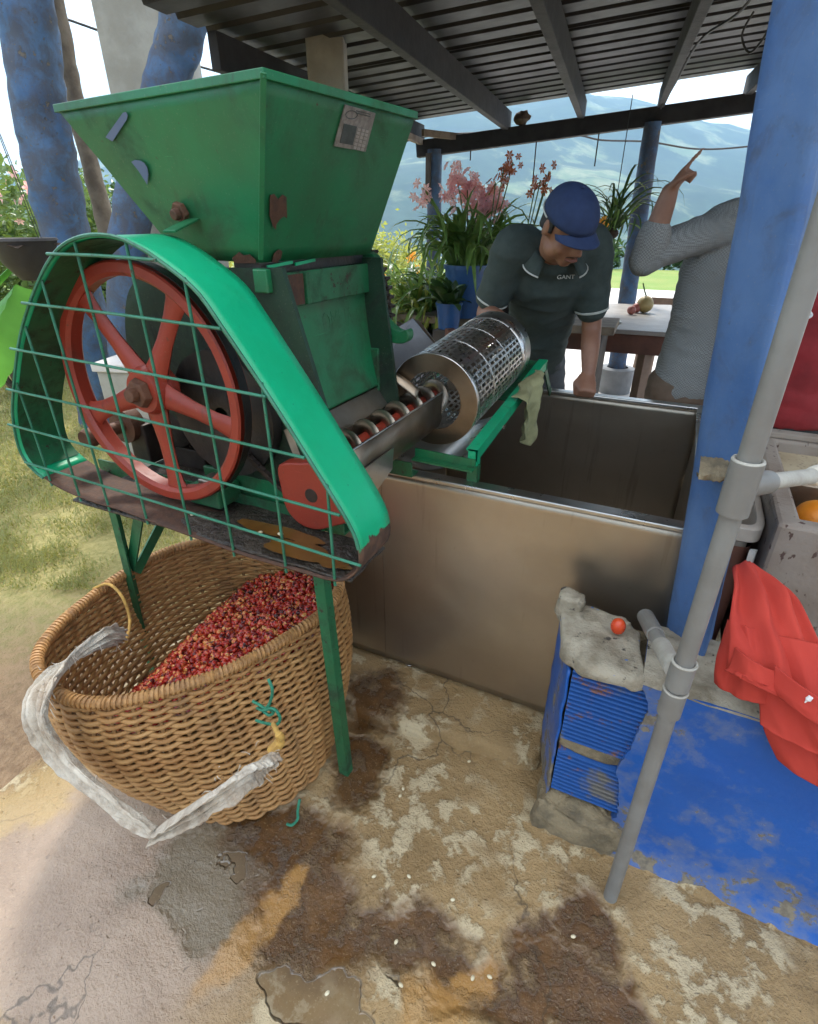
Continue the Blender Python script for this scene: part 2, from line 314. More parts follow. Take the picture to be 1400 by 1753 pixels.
# floor: stained wet concrete. Stains have their own outlines (spilled coffee water, ochre deposit, pale lime); basket shade and sky reflection are painted in as well
def floor_material():
    t = NT('floor_concrete'); P = t.pos()
    warp = t.vmath('SCALE', t.vmath('SUBTRACT', t.noise(P, 5, 4, .55, color=True), (.5, .5, .5)), .32)
    Pw = t.vmath('ADD', t.vmath('MULTIPLY', P, (1, 1, 0)), t.vmath('MULTIPLY', warp, (1, 1, 0)))
    def blob(c, r, lo=.55, hi=1.2):
        d = t.vmath('LENGTH', t.vmath('MULTIPLY', t.vmath('SUBTRACT', Pw, (c[0], c[1], 0)), (1/r[0], 1/r[1], 0)))
        return t.math('SUBTRACT', 1.0, t.step(d, lo, hi))
    def union(lst):
        r = None
        for b in lst: r = b if r is None else t.math('MAXIMUM', r, b)
        return r
    n1 = t.noise(P, 3.2, 7, .62); n2 = t.noise(P, 13, 7, .68); n3 = t.noise(P, 48, 5, .6)
    col = t.mix(t.step(n1, .33, .67), (.37, .245, .110), (.235, .148, .060))
    # lavender sky reflection painted into the smoother skim to the left
    sky_film = blob((-1.02, .28), (.52, .50), .5, 1.15)
    lime = t.math('MULTIPLY', t.math('MULTIPLY', t.step(n2, .485, .56), t.step(t.noise(P, 4.1, 3), .38, .54)), t.math('SUBTRACT', 1.0, sky_film))
    col = t.mix(t.math('MULTIPLY', lime, .8), col, (.56, .46, .29))
    col = t.mix(t.math('MULTIPLY', sky_film, .85), col, t.mix(t.step(n1, .4, .6), (.30, .215, .155), (.24, .165, .115)))
    yel = union([blob((-1.45, .42), (.10, .22)), blob((-.92, .03), (.22, .08))])
    col = t.mix(t.math('MULTIPLY', yel, .6), col, (.42, .29, .11))
    grey = blob((-.82, .50), (.20, .17), .7, 1.05)  # shade of basket and machine on the floor, painted in
    col = t.mix(t.math('MULTIPLY', grey, .9), col, (.145, .115, .072))
    brown = union([blob((-.52, .56), (.22, .15)), blob((-.68, .67), (.20, .13)), blob((-.60, .60), (.2, .12)), blob((-.30, .62), (.24, .09)), blob((-.10, .62), (.2, .07)), blob((.075, .80), (.085, .13)), blob((.02, .66), (.12, .09)),
                   blob((-.70, 1.16), (.13, .16)), blob((-.64, .93), (.10, .12)), blob((-.13, .60), (.14, .09)), blob((.16, .66), (.16, .08))])
    brown = t.math('MULTIPLY', brown, t.fmix(t.step(n2, .30, .50), .55, 1.0))
    col = t.mix(t.math('MULTIPLY', brown, .95), col, t.mix(t.step(n2, .4, .7), (.052, .021, .005), (.115, .050, .013)))
    och = union([blob((-.64, .43), (.055, .10)), blob((-.125, .60), (.04, .09)), blob((-.16, .52), (.07, .06)), blob((-.62, .53), (.04, .06))])
    col = t.mix(t.math('MULTIPLY', och, .65), col, (.42, .22, .06))
    cd = t.voro(t.vmath('ADD', P, t.vmath('SCALE', warp, .9)), 1.35, 'DISTANCE_TO_EDGE'); crack = t.math('MULTIPLY', t.math('SUBTRACT', 1.0, t.step(cd, .0, .007)), t.step(t.noise(P, 2.2, 2), .45, .6)); col = t.mix(t.math('MULTIPLY', crack, .75), col, (.05, .033, .018))
    dark = t.step(n3, .64, .72)
    col = t.mix(t.math('MULTIPLY', dark, .4), col, (.07, .045, .025))
    pud = union([blob((-.43, .40), (.13, .075), .8, .95), blob((-.28, .42), (.10, .045), .8, .95), blob((-.90, .42), (.035, .06), .8, .95), blob((-.26, .53), (.03, .012)), blob((-.79, .56), (.035, .05), .7, .95), blob((-.10, .44), (.05, .03))])
    wet = t.math('MAXIMUM', t.math('MULTIPLY', brown, .8), t.math('MULTIPLY', grey, .6))
    rough = t.fmix(wet, t.fmix(n2, .50, .82), .16)
    rough = t.fmix(t.math('MULTIPLY', sky_film, .75), rough, .30)
    rough = t.fmix(pud, rough, .06)
    col = t.mix(t.math('MULTIPLY', pud, .6), col, (.12, .085, .055))
    n4 = t.noise(P, 170, 4, .65)
    h = t.math('ADD', t.math('MULTIPLY', n2, .38), t.math('ADD', t.math('MULTIPLY', n3, .40), t.math('ADD', t.math('MULTIPLY', n4, .22), t.math('MULTIPLY', lime, .10))))
    pit = t.step(t.voro(t.vmath('ADD', P, warp), 30), .0, .16); h = t.math('ADD', h, t.math('MULTIPLY', pit, .25))
    grit = t.step(n4, .58, .70); col = t.mix(t.math('MULTIPLY', grit, .35), col, (.44, .35, .22)); grd = t.step(n4, .30, .42); col = t.mix(t.math('MULTIPLY', t.math('SUBTRACT', 1.0, grd), .35), col, (.10, .066, .034))
    flat = t.math('MAXIMUM', pud, t.math('MAXIMUM', t.math('MULTIPLY', wet, 1.05), t.math('MULTIPLY', sky_film, .4)))
    h = t.math('MULTIPLY', h, t.math('SUBTRACT', 1.0, flat))
    t.setv(t.b.inputs['Specular IOR Level'], t.fmix(t.math('MAXIMUM', pud, t.math('MULTIPLY', sky_film, .7)), .5, 1.0))
    return t.fin(col, rough, 0, t.bump(h, .9, .026))
floor_material()

def wall_material():
    t = NT('wall_blue'); P = t.pos()
    col = t.mix(t.step(t.noise(P, 3, 4), .3, .7), (.006, .075, .32), (.010, .092, .36))
    sep = t.n('ShaderNodeSeparateXYZ'); t.l(P, sep.inputs[0])
    low = t.math('SUBTRACT', 1.0, t.step(sep.outputs['Z'], .0, .34))
    n = t.noise(P, 11, 7, .7); big = t.noise(P, 4.2, 5, .6)
    edge = t.math('SUBTRACT', 1.0, t.step(sep.outputs['X'], .03, .24))
    v = t.math('ADD', t.math('MULTIPLY', n, .62), t.math('ADD', t.math('MULTIPLY', big, .30), t.math('ADD', t.math('MULTIPLY', low, .10), t.math('MULTIPLY', edge, .05))))
    peel = t.step(v, .570, .60)
    film = t.math('MULTIPLY', t.step(v, .47, .575), .45)
    col = t.mix(film, col, (.16, .18, .22))
    col = t.mix(peel, col, t.mix(t.step(t.noise(P, 60, 4), .35, .65), (.22, .185, .13), (.13, .11, .085)))
    h = t.math('ADD', t.math('MULTIPLY', peel, -.6), t.math('MULTIPLY', t.noise(P, 70, 4), .3))
    return t.fin(col, t.fmix(peel, .42, .9), 0, t.bump(h, .4, .006, t.bump(t.noise(P, 5, 3), .2, .03)))
wall_material()
def brick_paint():
    t = NT('brick_blue'); P = t.pos()
    n = t.noise(P, 16, 6, .65)
    col = t.mix(t.step(n, .56, .66), (.014, .085, .31), (.20, .09, .055))
    col = t.mix(t.step(t.noise(P, 9, 5), .55, .68), col, (.15, .14, .125))
    t.fin(col, .75, 0, t.bump(t.noise(P, 120, 4), .4, .003))
brick_paint()
def cap_material():
    t = NT('mortar'); P = t.pos()
    col = t.mix(t.step(t.noise(P, 9, 6, .65), .35, .62), (.21, .175, .12), (.42, .37, .28))
    col = t.mix(t.step(t.noise(P, 34, 4), .63, .70), col, (.06, .05, .04))
    col = t.mix(t.step(t.noise(P, 19, 4, .5), .69, .715), col, (.04, .17, .52))
    t.fin(col, .9, 0, t.bump(t.noise(P, 60, 6, .7), .9, .01))
    t = NT('rubble'); P = t.pos()
    col = t.mix(t.step(t.noise(P, 12, 6, .65), .35, .62), (.15, .12, .075), (.30, .235, .14))
    t.fin(col, .9, 0, t.bump(t.noise(P, 40, 6, .7), 1, .02))
cap_material()
def lawn_material():
    t = NT('lawn'); P = t.pos()
    n = t.noise(P, 1.3, 6, .65); n2 = t.noise(P, 26, 5, .7)
    sep = t.n('ShaderNodeSeparateXYZ'); t.l(P, sep.inputs[0])
    # bare earth beside the slab, grass further off
    g = t.step(t.math('ADD', t.math('MULTIPLY', sep.outputs['X'], -.55), t.math('ADD', t.math('MULTIPLY', sep.outputs['Y'], .55), t.math('ADD', t.math('MULTIPLY', n, .5), t.math('MULTIPLY', n2, .9)))), 2.1, 2.85)
    grass = t.mix(t.step(n2, .35, .65), (.40, .34, .135), (.27, .245, .085))
    earth = t.mix(t.step(n2, .35, .7), (.30, .20, .115), (.20, .125, .07))
    far = t.step(t.vmath('LENGTH', P), 6, 14)
    grass = t.mix(far, grass, t.mix(t.step(t.noise(P, .7, 5), .35, .65), (.15, .235, .045), (.20, .25, .06)))
    t.fin(t.mix(g, earth, grass), .95, 0, t.bump(n2, .9, .03))
lawn_material()
def hill_material():
    t = NT('hills'); P = t.pos()
    n = t.noise(P, .006, 8, .62, dist=.5); n2 = t.noise(P, .022, 7, .65)
    forest = t.mix(t.step(n2, .35, .65), (.012, .032, .022), (.025, .055, .03))
    field = t.mix(t.step(n2, .4, .6), (.10, .15, .07), (.20, .22, .12))
    t.fin(t.mix(t.step(n, .52, .62), forest, field), 1.0, 0)
hill_material()

# ------------------------------------------------------------------ mesh helpers
def V(*a): return Vector(a)
class MB:
    "collects shapes, builds ONE mesh object"
    def __init__(s): s.v = []; s.f = []
    def add(s, vs, fs):
        k = len(s.v); s.v += [Vector(p) for p in vs]; s.f += [tuple(i+k for i in f) for f in fs]; return s
    def box(s, c, size, R=None):
        c = Vector(c); x, y, z = (a/2 for a in size)
        vs = [Vector((i*x, j*y, k*z)) for i in (-1, 1) for j in (-1, 1) for k in (-1, 1)]
        if R is not None: vs = [R @ p for p in vs]
        return s.add([p+c for p in vs], [(0, 1, 3, 2), (4, 6, 7, 5), (0, 4, 5, 1), (2, 3, 7, 6), (0, 2, 6, 4), (1, 5, 7, 3)])
    def bar(s, p0, p1, w, h, up=(0, 0, 1)):
        p0, p1 = Vector(p0), Vector(p1); d = (p1-p0).normalized(); up = Vector(up)
        a = d.cross(up); a = a.normalized() if a.length > 1e-5 else d.orthogonal().normalized(); b = a.cross(d).normalized()
        vs = [p + a*i*w/2 + b*j*h/2 for p in (p0, p1) for i, j in ((-1, -1), (1, -1), (1, 1), (-1, 1))]
        return s.add(vs, [(0, 1, 2, 3), (7, 6, 5, 4), (0, 4, 5, 1), (1, 5, 6, 2), (2, 6, 7, 3), (3, 7, 4, 0)])
    def tube(s, pts, r, n=10, closed=False, caps=True, flat=1.0, up=None):
        pts = [Vector(p) for p in pts]; m = len(pts); R = r if isinstance(r, (list, tuple)) else [r]*m
        k = len(s.v); prev = None
        for i in range(m):
            a = pts[(i-1) % m] if (closed or i > 0) else pts[0]; b = pts[(i+1) % m] if (closed or i < m-1) else pts[-1]
            d = (b-a).normalized() if (b-a).length > 1e-9 else Vector((0, 0, 1))
            if up is not None:
                x = d.cross(Vector(up)); x = x.normalized() if x.length > 1e-6 else d.orthogonal().normalized()
            elif prev is None: x = d.orthogonal().normalized()
            else: x = (prev - d*prev.dot(d)); x = x.normalized() if x.length > 1e-6 else d.orthogonal().normalized()
            prev = x; y = d.cross(x)
            for j in range(n):
                t = 2*PI*j/n; s.v.append(pts[i] + (x*math.cos(t) + y*math.sin(t)*flat)*R[i])
        for i in range(m if closed else m-1):
            for j in range(n):
                a0 = k+i*n+j; a1 = k+i*n+(j+1) % n; b0 = k+((i+1) % m)*n+j; b1 = k+((i+1) % m)*n+(j+1) % n
                s.f.append((a0, a1, b1, b0))
        if caps and not closed:
            s.f.append(tuple(k+j for j in reversed(range(n)))); s.f.append(tuple(k+(m-1)*n+j for j in range(n)))
        return s
    def cyl(s, p0, p1, r0, r1=None, n=20): return s.tube([p0, p1], [r0, r0 if r1 is None else r1], n)
    def lathe(s, prof, c, n=24, axis=None, closed=False):
        "prof: (radius, height) pairs about axis through c"
        c = Vector(c); z = Vector(axis or (0, 0, 1)).normalized(); x = z.orthogonal().normalized(); y = z.cross(x); k = len(s.v); m = len(prof)
        for r, h in prof:
            for j in range(n): t = 2*PI*j/n; s.v.append(c + z*h + (x*math.cos(t)+y*math.sin(t))*max(r, 1e-5))
        for i in range(m if closed else m-1):
            for j in range(n):
                i2 = (i+1) % m
                s.f.append((k+i*n+j, k+i*n+(j+1) % n, k+i2*n+(j+1) % n, k+i2*n+j))
        return s
    def prism(s, poly, off):
        "closed 3-D polygon extruded by vector off"
        poly = [Vector(p) for p in poly]; off = Vector(off); n = len(poly); k = len(s.v)
        s.v += poly + [p+off for p in poly]
        s.f.append(tuple(k+i for i in range(n))); s.f.append(tuple(k+n+i for i in reversed(range(n))))
        for i in range(n): s.f.append((k+i, k+n+i, k+n+(i+1) % n, k+(i+1) % n))
        return s
    def strip(s, loop, off, closed=True, thick=0):
        loop = [Vector(p) for p in loop]; off = Vector(off); n = len(loop); k = len(s.v); s.v += loop + [p+off for p in loop]
        for i in range(n if closed else n-1): j = (i+1) % n; s.f.append((k+i, k+j, k+n+j, k+n+i))
        return s
    def sphere(s, c, r, u=16, v=10, R=None, fn=None):
        c = Vector(c); r = Vector((r, r, r)) if not hasattr(r, '__len__') else Vector(r); k = len(s.v)
        for i in range(v+1):
            th = PI*i/v
            for j in range(u):
                ph = 2*PI*j/u; p = Vector((math.sin(th)*math.cos(ph)*r.x, math.sin(th)*math.sin(ph)*r.y, math.cos(th)*r.z))
                if fn: p = fn(p)
                s.v.append(c + (R @ p if R is not None else p))
        for i in range(v):
            for j in range(u): s.f.append((k+i*u+j, k+(i+1)*u+j, k+(i+1)*u+(j+1) % u, k+i*u+(j+1) % u))
        return s
    def grid(s, fn, nu, nv):
        k = len(s.v)
        for i in range(nu+1):
            for j in range(nv+1): s.v.append(Vector(fn(i/nu, j/nv)))
        for i in range(nu):
            for j in range(nv): a = k+i*(nv+1)+j; s.f.append((a, a+1, a+nv+2, a+nv+1))
        return s
    def mesh(s, name, base):
        me = bpy.data.meshes.new(name); me.from_pydata([p-base for p in s.v], [], s.f); me.validate(); me.update()
        bm = bmesh.new(); bm.from_mesh(me); bmesh.ops.remove_doubles(bm, verts=bm.verts, dist=1e-6); bmesh.ops.recalc_face_normals(bm, faces=bm.faces); bm.to_mesh(me); bm.free()
        return me
    def build(s, name, mat, parent=None, smooth=None, bevel=0, solid=0, sub=0, angle=40):
        lo = Vector((min(p.x for p in s.v), min(p.y for p in s.v), min(p.z for p in s.v)))
        hi = Vector((max(p.x for p in s.v), max(p.y for p in s.v), 0))
        base = Vector(((lo.x+hi.x)/2, (lo.y+hi.y)/2, lo.z))
        me = s.mesh(name, base); me.materials.append(MATS[mat] if isinstance(mat, str) else mat)
        o = bpy.data.objects.new(name, me); COL.objects.link(o)
        o.location = base; put(o, parent)
        if smooth: smooth_mesh(me, angle)
        if solid: m = o.modifiers.new('solid', 'SOLIDIFY'); m.thickness = abs(solid); m.offset = -1 if solid > 0 else 1
        if bevel: m = o.modifiers.new('bevel', 'BEVEL'); m.width = bevel; m.segments = 2; m.limit_method = 'ANGLE'; m.angle_limit = .6
        if sub: m = o.modifiers.new('sub', 'SUBSURF'); m.levels = sub; m.render_levels = sub
        return o
WORLD = {}
def put(o, parent):
    WORLD[o.name] = o.location.copy()
    if parent is not None:
        o.parent = parent; o.location = o.location - WORLD[parent.name]
def smooth_mesh(me, angle=40):
    bm = bmesh.new(); bm.from_mesh(me); lim = math.radians(angle)
    for f in bm.faces: f.smooth = True
    for e in bm.edges:
        if len(e.link_faces) == 2 and e.calc_face_angle(0) > lim: e.smooth = False
    bm.to_mesh(me); bm.free()
def tag(o, label=None, cat=None, group=None, kind=None):
    if label: o['label'] = label
    if cat: o['category'] = cat
    if group: o['group'] = group
    if kind: o['kind'] = kind
    return o
def thing(name, loc, label, cat, group=None):
    o = bpy.data.objects.new(name, None); COL.objects.link(o); o.location = Vector(loc); o.empty_display_size = .1
    WORLD[o.name] = o.location.copy(); return tag(o, label, cat, group)
def inst(name, me, M, parent=None):
    o = bpy.data.objects.new(name, me); COL.objects.link(o)
    if parent is not None: o.parent = parent; M = Matrix.Translation(-WORLD[parent.name]) @ M
    o.matrix_local = M; return o
def catmull(pts, per=8, closed=False):
    pts = [Vector(p) for p in pts]; n = len(pts); out = []
    for i in range(n if closed else n-1):
        g = lambda k: pts[k % n] if closed else pts[max(0, min(n-1, k))]
        p0, p1, p2, p3 = g(i-1), g(i), g(i+1), g(i+2)
        for k in range(per):
            t = k/per
            out.append(.5*((2*p1) + (p2-p0)*t + (2*p0-5*p1+4*p2-p3)*t*t + (3*p1-p0-3*p2+p3)*t**3))
    if not closed: out.append(pts[-1])
    return out
def resample(pts, n, closed=True):
    P = [Vector(p) for p in pts] + ([Vector(pts[0])] if closed else [])
    L = [0]
    for a, b in zip(P, P[1:]): L.append(L[-1] + (b-a).length)
    out = []; j = 0
    for i in range(n):
        d = L[-1]*i/(n if closed else n-1)
        while j < len(L)-2 and L[j+1] < d: j += 1
        t = (d-L[j])/max(1e-9, L[j+1]-L[j]); out.append(P[j].lerp(P[j+1], t))
    return out
def nz(p, s=1.0, seed=0): return mnoise.noise(Vector(p)*s + Vector((seed*13.1, seed*7.7, seed*3.3)))
def fbm(p, s=1.0, o=4, seed=0):
    a, r = 1.0, 0.0; p = Vector(p)*s + Vector((seed*13.1, seed*7.7, 0))
    for _ in range(o): r += a*mnoise.noise(p); p = p*2.03; a *= .5
    return r
def angle_iron(mb, p0, p1, w, t, a, b):
    "L-section: two flanges along directions a and b"
    p0, p1, a, b = Vector(p0), Vector(p1), Vector(a).normalized(), Vector(b).normalized()
    for u, v, q in ((a, b, 0), (b, a, t)):
        poly = [p0+u*q, p0+u*w, p0+u*w+v*t, p0+u*q+v*t]
        mb.prism(poly, p1-p0)
    return mb
# ================================================================== SETTING
# terrain out to the mountains
def terrain():
    mb = MB(); na, nr = 300, 130; R = [9*(3600/9)**(i/nr) for i in range(nr+1)]
    def h(x, y):
        r = math.hypot(x, y); rr = x*cY + y*sY; ff = -x*sY + y*cY; b = math.degrees(math.atan2(rr, ff))
        if r < 23: return -.09
        base = -min(60, (r-23)*.30)
        w = math.exp(-((b-4)/27.0)**2) + .45*math.exp(-((b-75)/40.0)**2) + .30*math.exp(-((b+75)/40.0)**2)
        el = math.radians(8.6)*w + math.radians(1.0)
        k = max(0, (r-420)/2100); k = min(1, k); k = k*k*(3-2*k)
        ridge = 2500*math.tan(el)*k
        n = fbm((x/620, y/620, 0), 1, 5, 3)*.30 + abs(fbm((x/300, y/300, 3), 1, 4, 5))*-.16
        m = max(0, min(1, (r-60)/900))
        tail = max(.35, 1-max(0, r-2700)/3500)
        return base*(1-k) + (ridge*(1+n*.55) + n*75*m)*tail
    for i, r in enumerate(R):
        for j in range(na):
            a = 2*PI*j/na; x, y = r*math.sin(a), r*math.cos(a); mb.v.append(Vector((x, y, h(x, y))))
    k = len(mb.v); mb.v.append(Vector((0, 0, -.09)))
    for i in range(nr):
        for j in range(na): mb.f.append((i*na+j, i*na+(j+1) % na, (i+1)*na+(j+1) % na, (i+1)*na+j))
    for j in range(na): mb.f.append((k, (j+1) % na, j))
    o = mb.build('hills', 'hills', smooth=True, angle=80); tag(o, kind='structure')
terrain()
# garden ground: earth and turf, gently uneven
def lawn():
    mb = MB()
    def fn(u, v):
        x = -24 + 48*u; y = -8 + 31.5*v
        return (x, y, -.045 + .02*fbm((x, y, 0), .8, 3, 2))
    mb.grid(fn, 120, 80); tag(mb.build('lawn', 'lawn', smooth=True, angle=80), kind='structure')
lawn()
mb = MB()
mb.prism([(-3.6, 3.75, -.06), (9, 3.75, -.06), (9, 15.9, -.06), (-9, 15.9, -.06), (-9, 7.5, -.06)], (0, 0, .056))
tag(mb.build('patio', 'patio_stone'), kind='structure')
# concrete floor under the shelter, real unevenness, broken left edge
def floor():
    mb = MB()
    def fn(u, v):
        y = -1.6 + 5.5*v
        xl = -1.60 + .05*nz((0, y, 0), 3, 4) + .02*nz((0, y, 0), 14, 5)
        uu = u**1.15; x = xl + (3.4-xl)*uu
        z = .007*fbm((x, y, 0), 2.2, 4, 1) + .004*fbm((x, y, 0), 11, 3, 6)
        z -= .010*math.exp(-(((x+.45)/.30)**2 + ((y-.55)/.16)**2))
        if u < .012: z -= .05
        return (x, y, z)
    mb.grid(fn, 230, 240); o = mb.build('concrete_floor', 'floor_concrete', smooth=True, angle=80); tag(o, kind='structure')
    return o
floor_o = floor()
# low screed pad the tank stands on
def pad():
    rim = resample(catmull([(-1.0, 1.36, 0), (-.86, 1.14, 0), (-.70, 1.10, 0), (-.46, 1.13, 0), (-.28, 1.155, 0), (-.14, 1.17, 0), (-.125, 1.28, 0), (-.12, 1.6, 0), (-.12, 2.4, 0), (-1.0, 2.4, 0)], 6, True), 150)
    mb = MB(); n = len(rim); c = Vector((-.55, 1.6, .034))
    rings = []
    for k, (s, z) in enumerate(((1.02, -.015), (1.0, .030), (.990, .047), (.96, .053), (.8, .055), (.5, .055))):
        ring = []
        for p in rim:
            q = c.lerp(p, s); q.z = z + (.004*fbm(q, 18, 3, 2) if z > 0 else 0); q.x += .006*nz(q, 22, 1)*(k < 3); q.y += .008*nz(q, 16, 2)*(k < 3); ring.append(q)
        rings.append(ring)
    for r_ in rings: mb.v += r_
    for i in range(len(rings)-1):
        for j in range(n): mb.f.append((i*n+j, i*n+(j+1) % n, (i+1)*n+(j+1) % n, (i+1)*n+j))
    mb.f.append(tuple((len(rings)-1)*n+j for j in range(n)))
    tag(mb.build('concrete_pad', 'floor_concrete', smooth=True, angle=60), kind='structure')
pad()

# ------------------------------------------------------------------ roof of the shelter
B0 = Vector((2.0, 5.41, 2.28)); DL = Vector((-.966, .259, -.087)); RF = Vector((.316, .949, .02))
def Q(a, b, h=0.0): p = B0 + DL*a + RF*b + Vector((0, 0, h)); return W(p.x, p.y, p.z)
roof = thing('shelter_roof', W(1.6, 3.2, 2.2), 'dark corrugated metal roof on wooden rafters above the tank', 'roof')
def sheet(b0, b1, h, name='roof_sheet', left=2.06):
    mb = MB(); pr = []; b = b0
    while b > b1:
        for db, dh in ((0, 0), (-.13, 0), (-.145, .028), (-.185, .028)): pr.append((b+db, dh))
        b -= .20
    k = 0
    for a in (left, 1.2, .4, -.6, -1.8, -3.4): mb.v += [Q(a, bb, h+hh) for bb, hh in pr]
    n = len(pr)
    for i in range(5):
        for j in range(n-1): mb.f.append((i*n+j, i*n+j+1, (i+1)*n+j+1, (i+1)*n+j))
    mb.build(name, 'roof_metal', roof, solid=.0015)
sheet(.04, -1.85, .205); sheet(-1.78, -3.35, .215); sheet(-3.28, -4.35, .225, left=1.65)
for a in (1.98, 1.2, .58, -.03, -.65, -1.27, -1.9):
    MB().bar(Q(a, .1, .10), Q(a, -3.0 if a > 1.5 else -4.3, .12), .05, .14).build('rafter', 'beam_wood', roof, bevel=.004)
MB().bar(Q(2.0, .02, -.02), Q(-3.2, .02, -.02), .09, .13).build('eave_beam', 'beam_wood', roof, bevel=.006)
for p0, p1 in (((1.95, -1.6), (1.95, .05)), ((1.85, -.3), (1.6, .05))):
    MB().bar(Q(*p0, .06), Q(*p1, .03), .035, .05).build('brace', 'wood_grey', roof)
MB().sphere(Q(1.07, .02, .1), (.07, .05, .05), 10, 7, fn=lambda p: p*(1+.5*nz(p, 30))).build('wood_knot', 'wood_grey', roof, smooth=True)
for a, l in ((.93, .34), (.42, .26), (1.5, .10)):
    MB().tube([Q(a, 0, -.06), Q(a, 0, -.06-l)], .006, 6).build('hanging_hook', 'dark_iron', roof)
mb = MB(); mb.box(Q(1.86, -.02, -.22), (.05, .12, .30)); mb.build('bracket_board', 'wood_dark', roof, bevel=.004)
# cables under the roof
def cable(name, pts, r, label):
    o = MB().tube(catmull(pts, 8), r, 6).build(name, 'wire_black', smooth=True); return tag(o, label, 'cable')
cable('cable', [Q(-.25, -3.0, .12), Q(-.2, -2.4, .06), Q(-.1, -1.8, .09), Q(-.07, -.9, .07), Q(-.03, -.05, .02)], .007, 'black cable looped along the third rafter of the roof')
cable('cable', [PF(1290, 20, 3.2), PF(1270, 60, 3.25), PF(1283, 90, 3.25), PF(1310, 60, 3.2), PF(1330, 10, 3.1)], .005, 'loose loop of wire hanging under the roof near the blue column')
cable('cable', [PF(600, 300, 9), PF(720, 235, 9), PF(960, 230, 9.3), PF(1030, 240, 9.4), PF(1110, 243, 9.5), PF(1190, 255, 9.5), PF(1270, 252, 9.5), PF(1400, 235, 9.5)], .012, 'thin cable strung across the view of the hills')
cable('cable', [PF(-60, 0, 6), PF(75, 22, 6.2), PF(185, 58, 6.4), PF(345, 115, 6.8), PF(520, 160, 7)], .011, 'overhead wire crossing the sky between the left posts')

# ------------------------------------------------------------------ posts and columns
def rough_post(name, pts, radii, mat, label, cat='post', n=22, amp=.08, seed=1, group=None, par=None):
    pts = catmull(pts, 10); m = len(pts); mb = MB(); R = []
    for i in range(m):
        t = i/(m-1)*(len(radii)-1); k = min(int(t), len(radii)-2); R.append(radii[k] + (radii[k+1]-radii[k])*(t-k))
    mb.tube(pts, R, n)
    for i, v in enumerate(mb.v):
        c = pts[min(i//n, m-1)]; d = v-c; mb.v[i] = c + d*(1 + amp*fbm(v, 7, 3, seed))
    o = mb.build(name, mat, par, smooth=True)
    return o if par else tag(o, label, cat, group)
# left trunk post, thick and bluish
rough_post('trunk_post', [PF(182, 760, 4.6), PF(168, 655, 4.6), PF(108, 390, 4.6), PF(72, 200, 4.6), PF(42, 0, 4.6), PF(0, -250, 4.6)], [.20, .185, .172, .170, .165, .165], 'blue_trunk', 'thick round trunk post painted faded blue, leftmost in the view', amp=.16)
# thin weathered pole beside it
rough_post('wooden_pole', [PF(232, 720, 5.0), PF(215, 540, 5.0), PF(182, 390, 5.0), PF(130, 180, 5.0), PF(93, 0, 5.0), PF(40, -250, 5.0)], [.08, .075, .07, .064, .06, .06], 'wood_grey', 'thin weathered grey pole beside the thick blue trunk post', amp=.2, seed=3)
# slanting blue trunk behind the hopper
rough_post('leaning_trunk', [PF(232, 750, 4.0), PF(220, 560, 4.0), PF(226, 375, 4.0), PF(282, 150, 4.0), PF(305, 70, 4.0), PF(328, -10, 4.0), PF(380, -150, 4.0)], [.15, .135, .12, .12, .125, .14, .14], 'blue_trunk', 'crooked blue trunk bending behind the concrete column and hopper', amp=.15, seed=5)
def concrete_column(px0, px1, py, dist, z1, label, wire=False):
    a = PF(px0, py, dist); b = PF(px1, py, dist); c = (a+b)/2; w = (b-a).length; d = (b-a).normalized()
    R = Matrix((d, Vector((-d.y, d.x, 0)), Vector((0, 0, 1)))).transposed()
    t = thing('concrete_column', (c.x, c.y, -.05), label, 'column')
    mb = MB(); mb.box((c.x, c.y, z1/2-.05), (w, w, z1), R); mb.build('shaft', 'concrete_column', t, bevel=.012)
    if wire:
        pts = [c - Vector((-d.y, d.x, 0))*(w/2+.012) + d*(w*q) + Vector((0, 0, z)) for z, q in ((3.6, .14), (2.9, .16), (2.6, .20), (2.2, .21), (1.4, .19))]
        MB().tube(catmull([Vector((p.x, p.y, p.z-0)) for p in pts], 6), .009, 6).build('conduit', 'wire_black', t)
    return t
concrete_column(194, 318, 60, 4.5, 4.2, 'plain grey concrete column with a dark wire, left of the hopper', True)
concrete_column(526, 590, 60, 3.55, 2.75, 'narrower grey concrete column rising right behind the hopper')
# posts under the eave
rough_post('blue_post', [W(.237, 5.88, -.03), W(.24, 5.88, 1.0), W(.236, 5.88, 2.08)], [.075, .07, .065], 'blue_trunk', 'slim blue post behind the pink flowers at the eave corner', amp=.10, seed=8)
t_ = thing('blue_post', W(2.06, 5.41, 0), 'slim blue post standing in a round grey footing beyond the table', 'post')
rough_post('shaft', [W(2.06, 5.41, .0), W(2.03, 5.41, 1.0), W(1.99, 5.41, 2.22)], [.085, .078, .068], 'blue_trunk', '', amp=.08, seed=9, par=t_)
MB().lathe([(.0, 0), (.155, 0), (.165, .24), (.15, .25), (.10, .25)], W(2.06, 5.41, -.01), 24).build('footing', 'footing', t_, smooth=True)
# far painted boards seen over the hopper rim
for (x0, x1, y0, y1), lab in (((395, 437, 60, 150), 'blue painted post seen between hopper rim and roof'), ((508, 532, 110, 160), 'blue post end just left of the narrower concrete column')):
    c0, c1 = PF(x0, 100, 4.6), PF(x1, 100, 4.6); c = (c0+c1)/2; w = (c1-c0).length
    o = MB().box((c.x, c.y, 1.22), (w*.9, w*.9, 2.5), Matrix.Rotation(YAW, 3, 'Z')).build('painted_post', 'blue_column', bevel=.008); tag(o, lab, 'post')

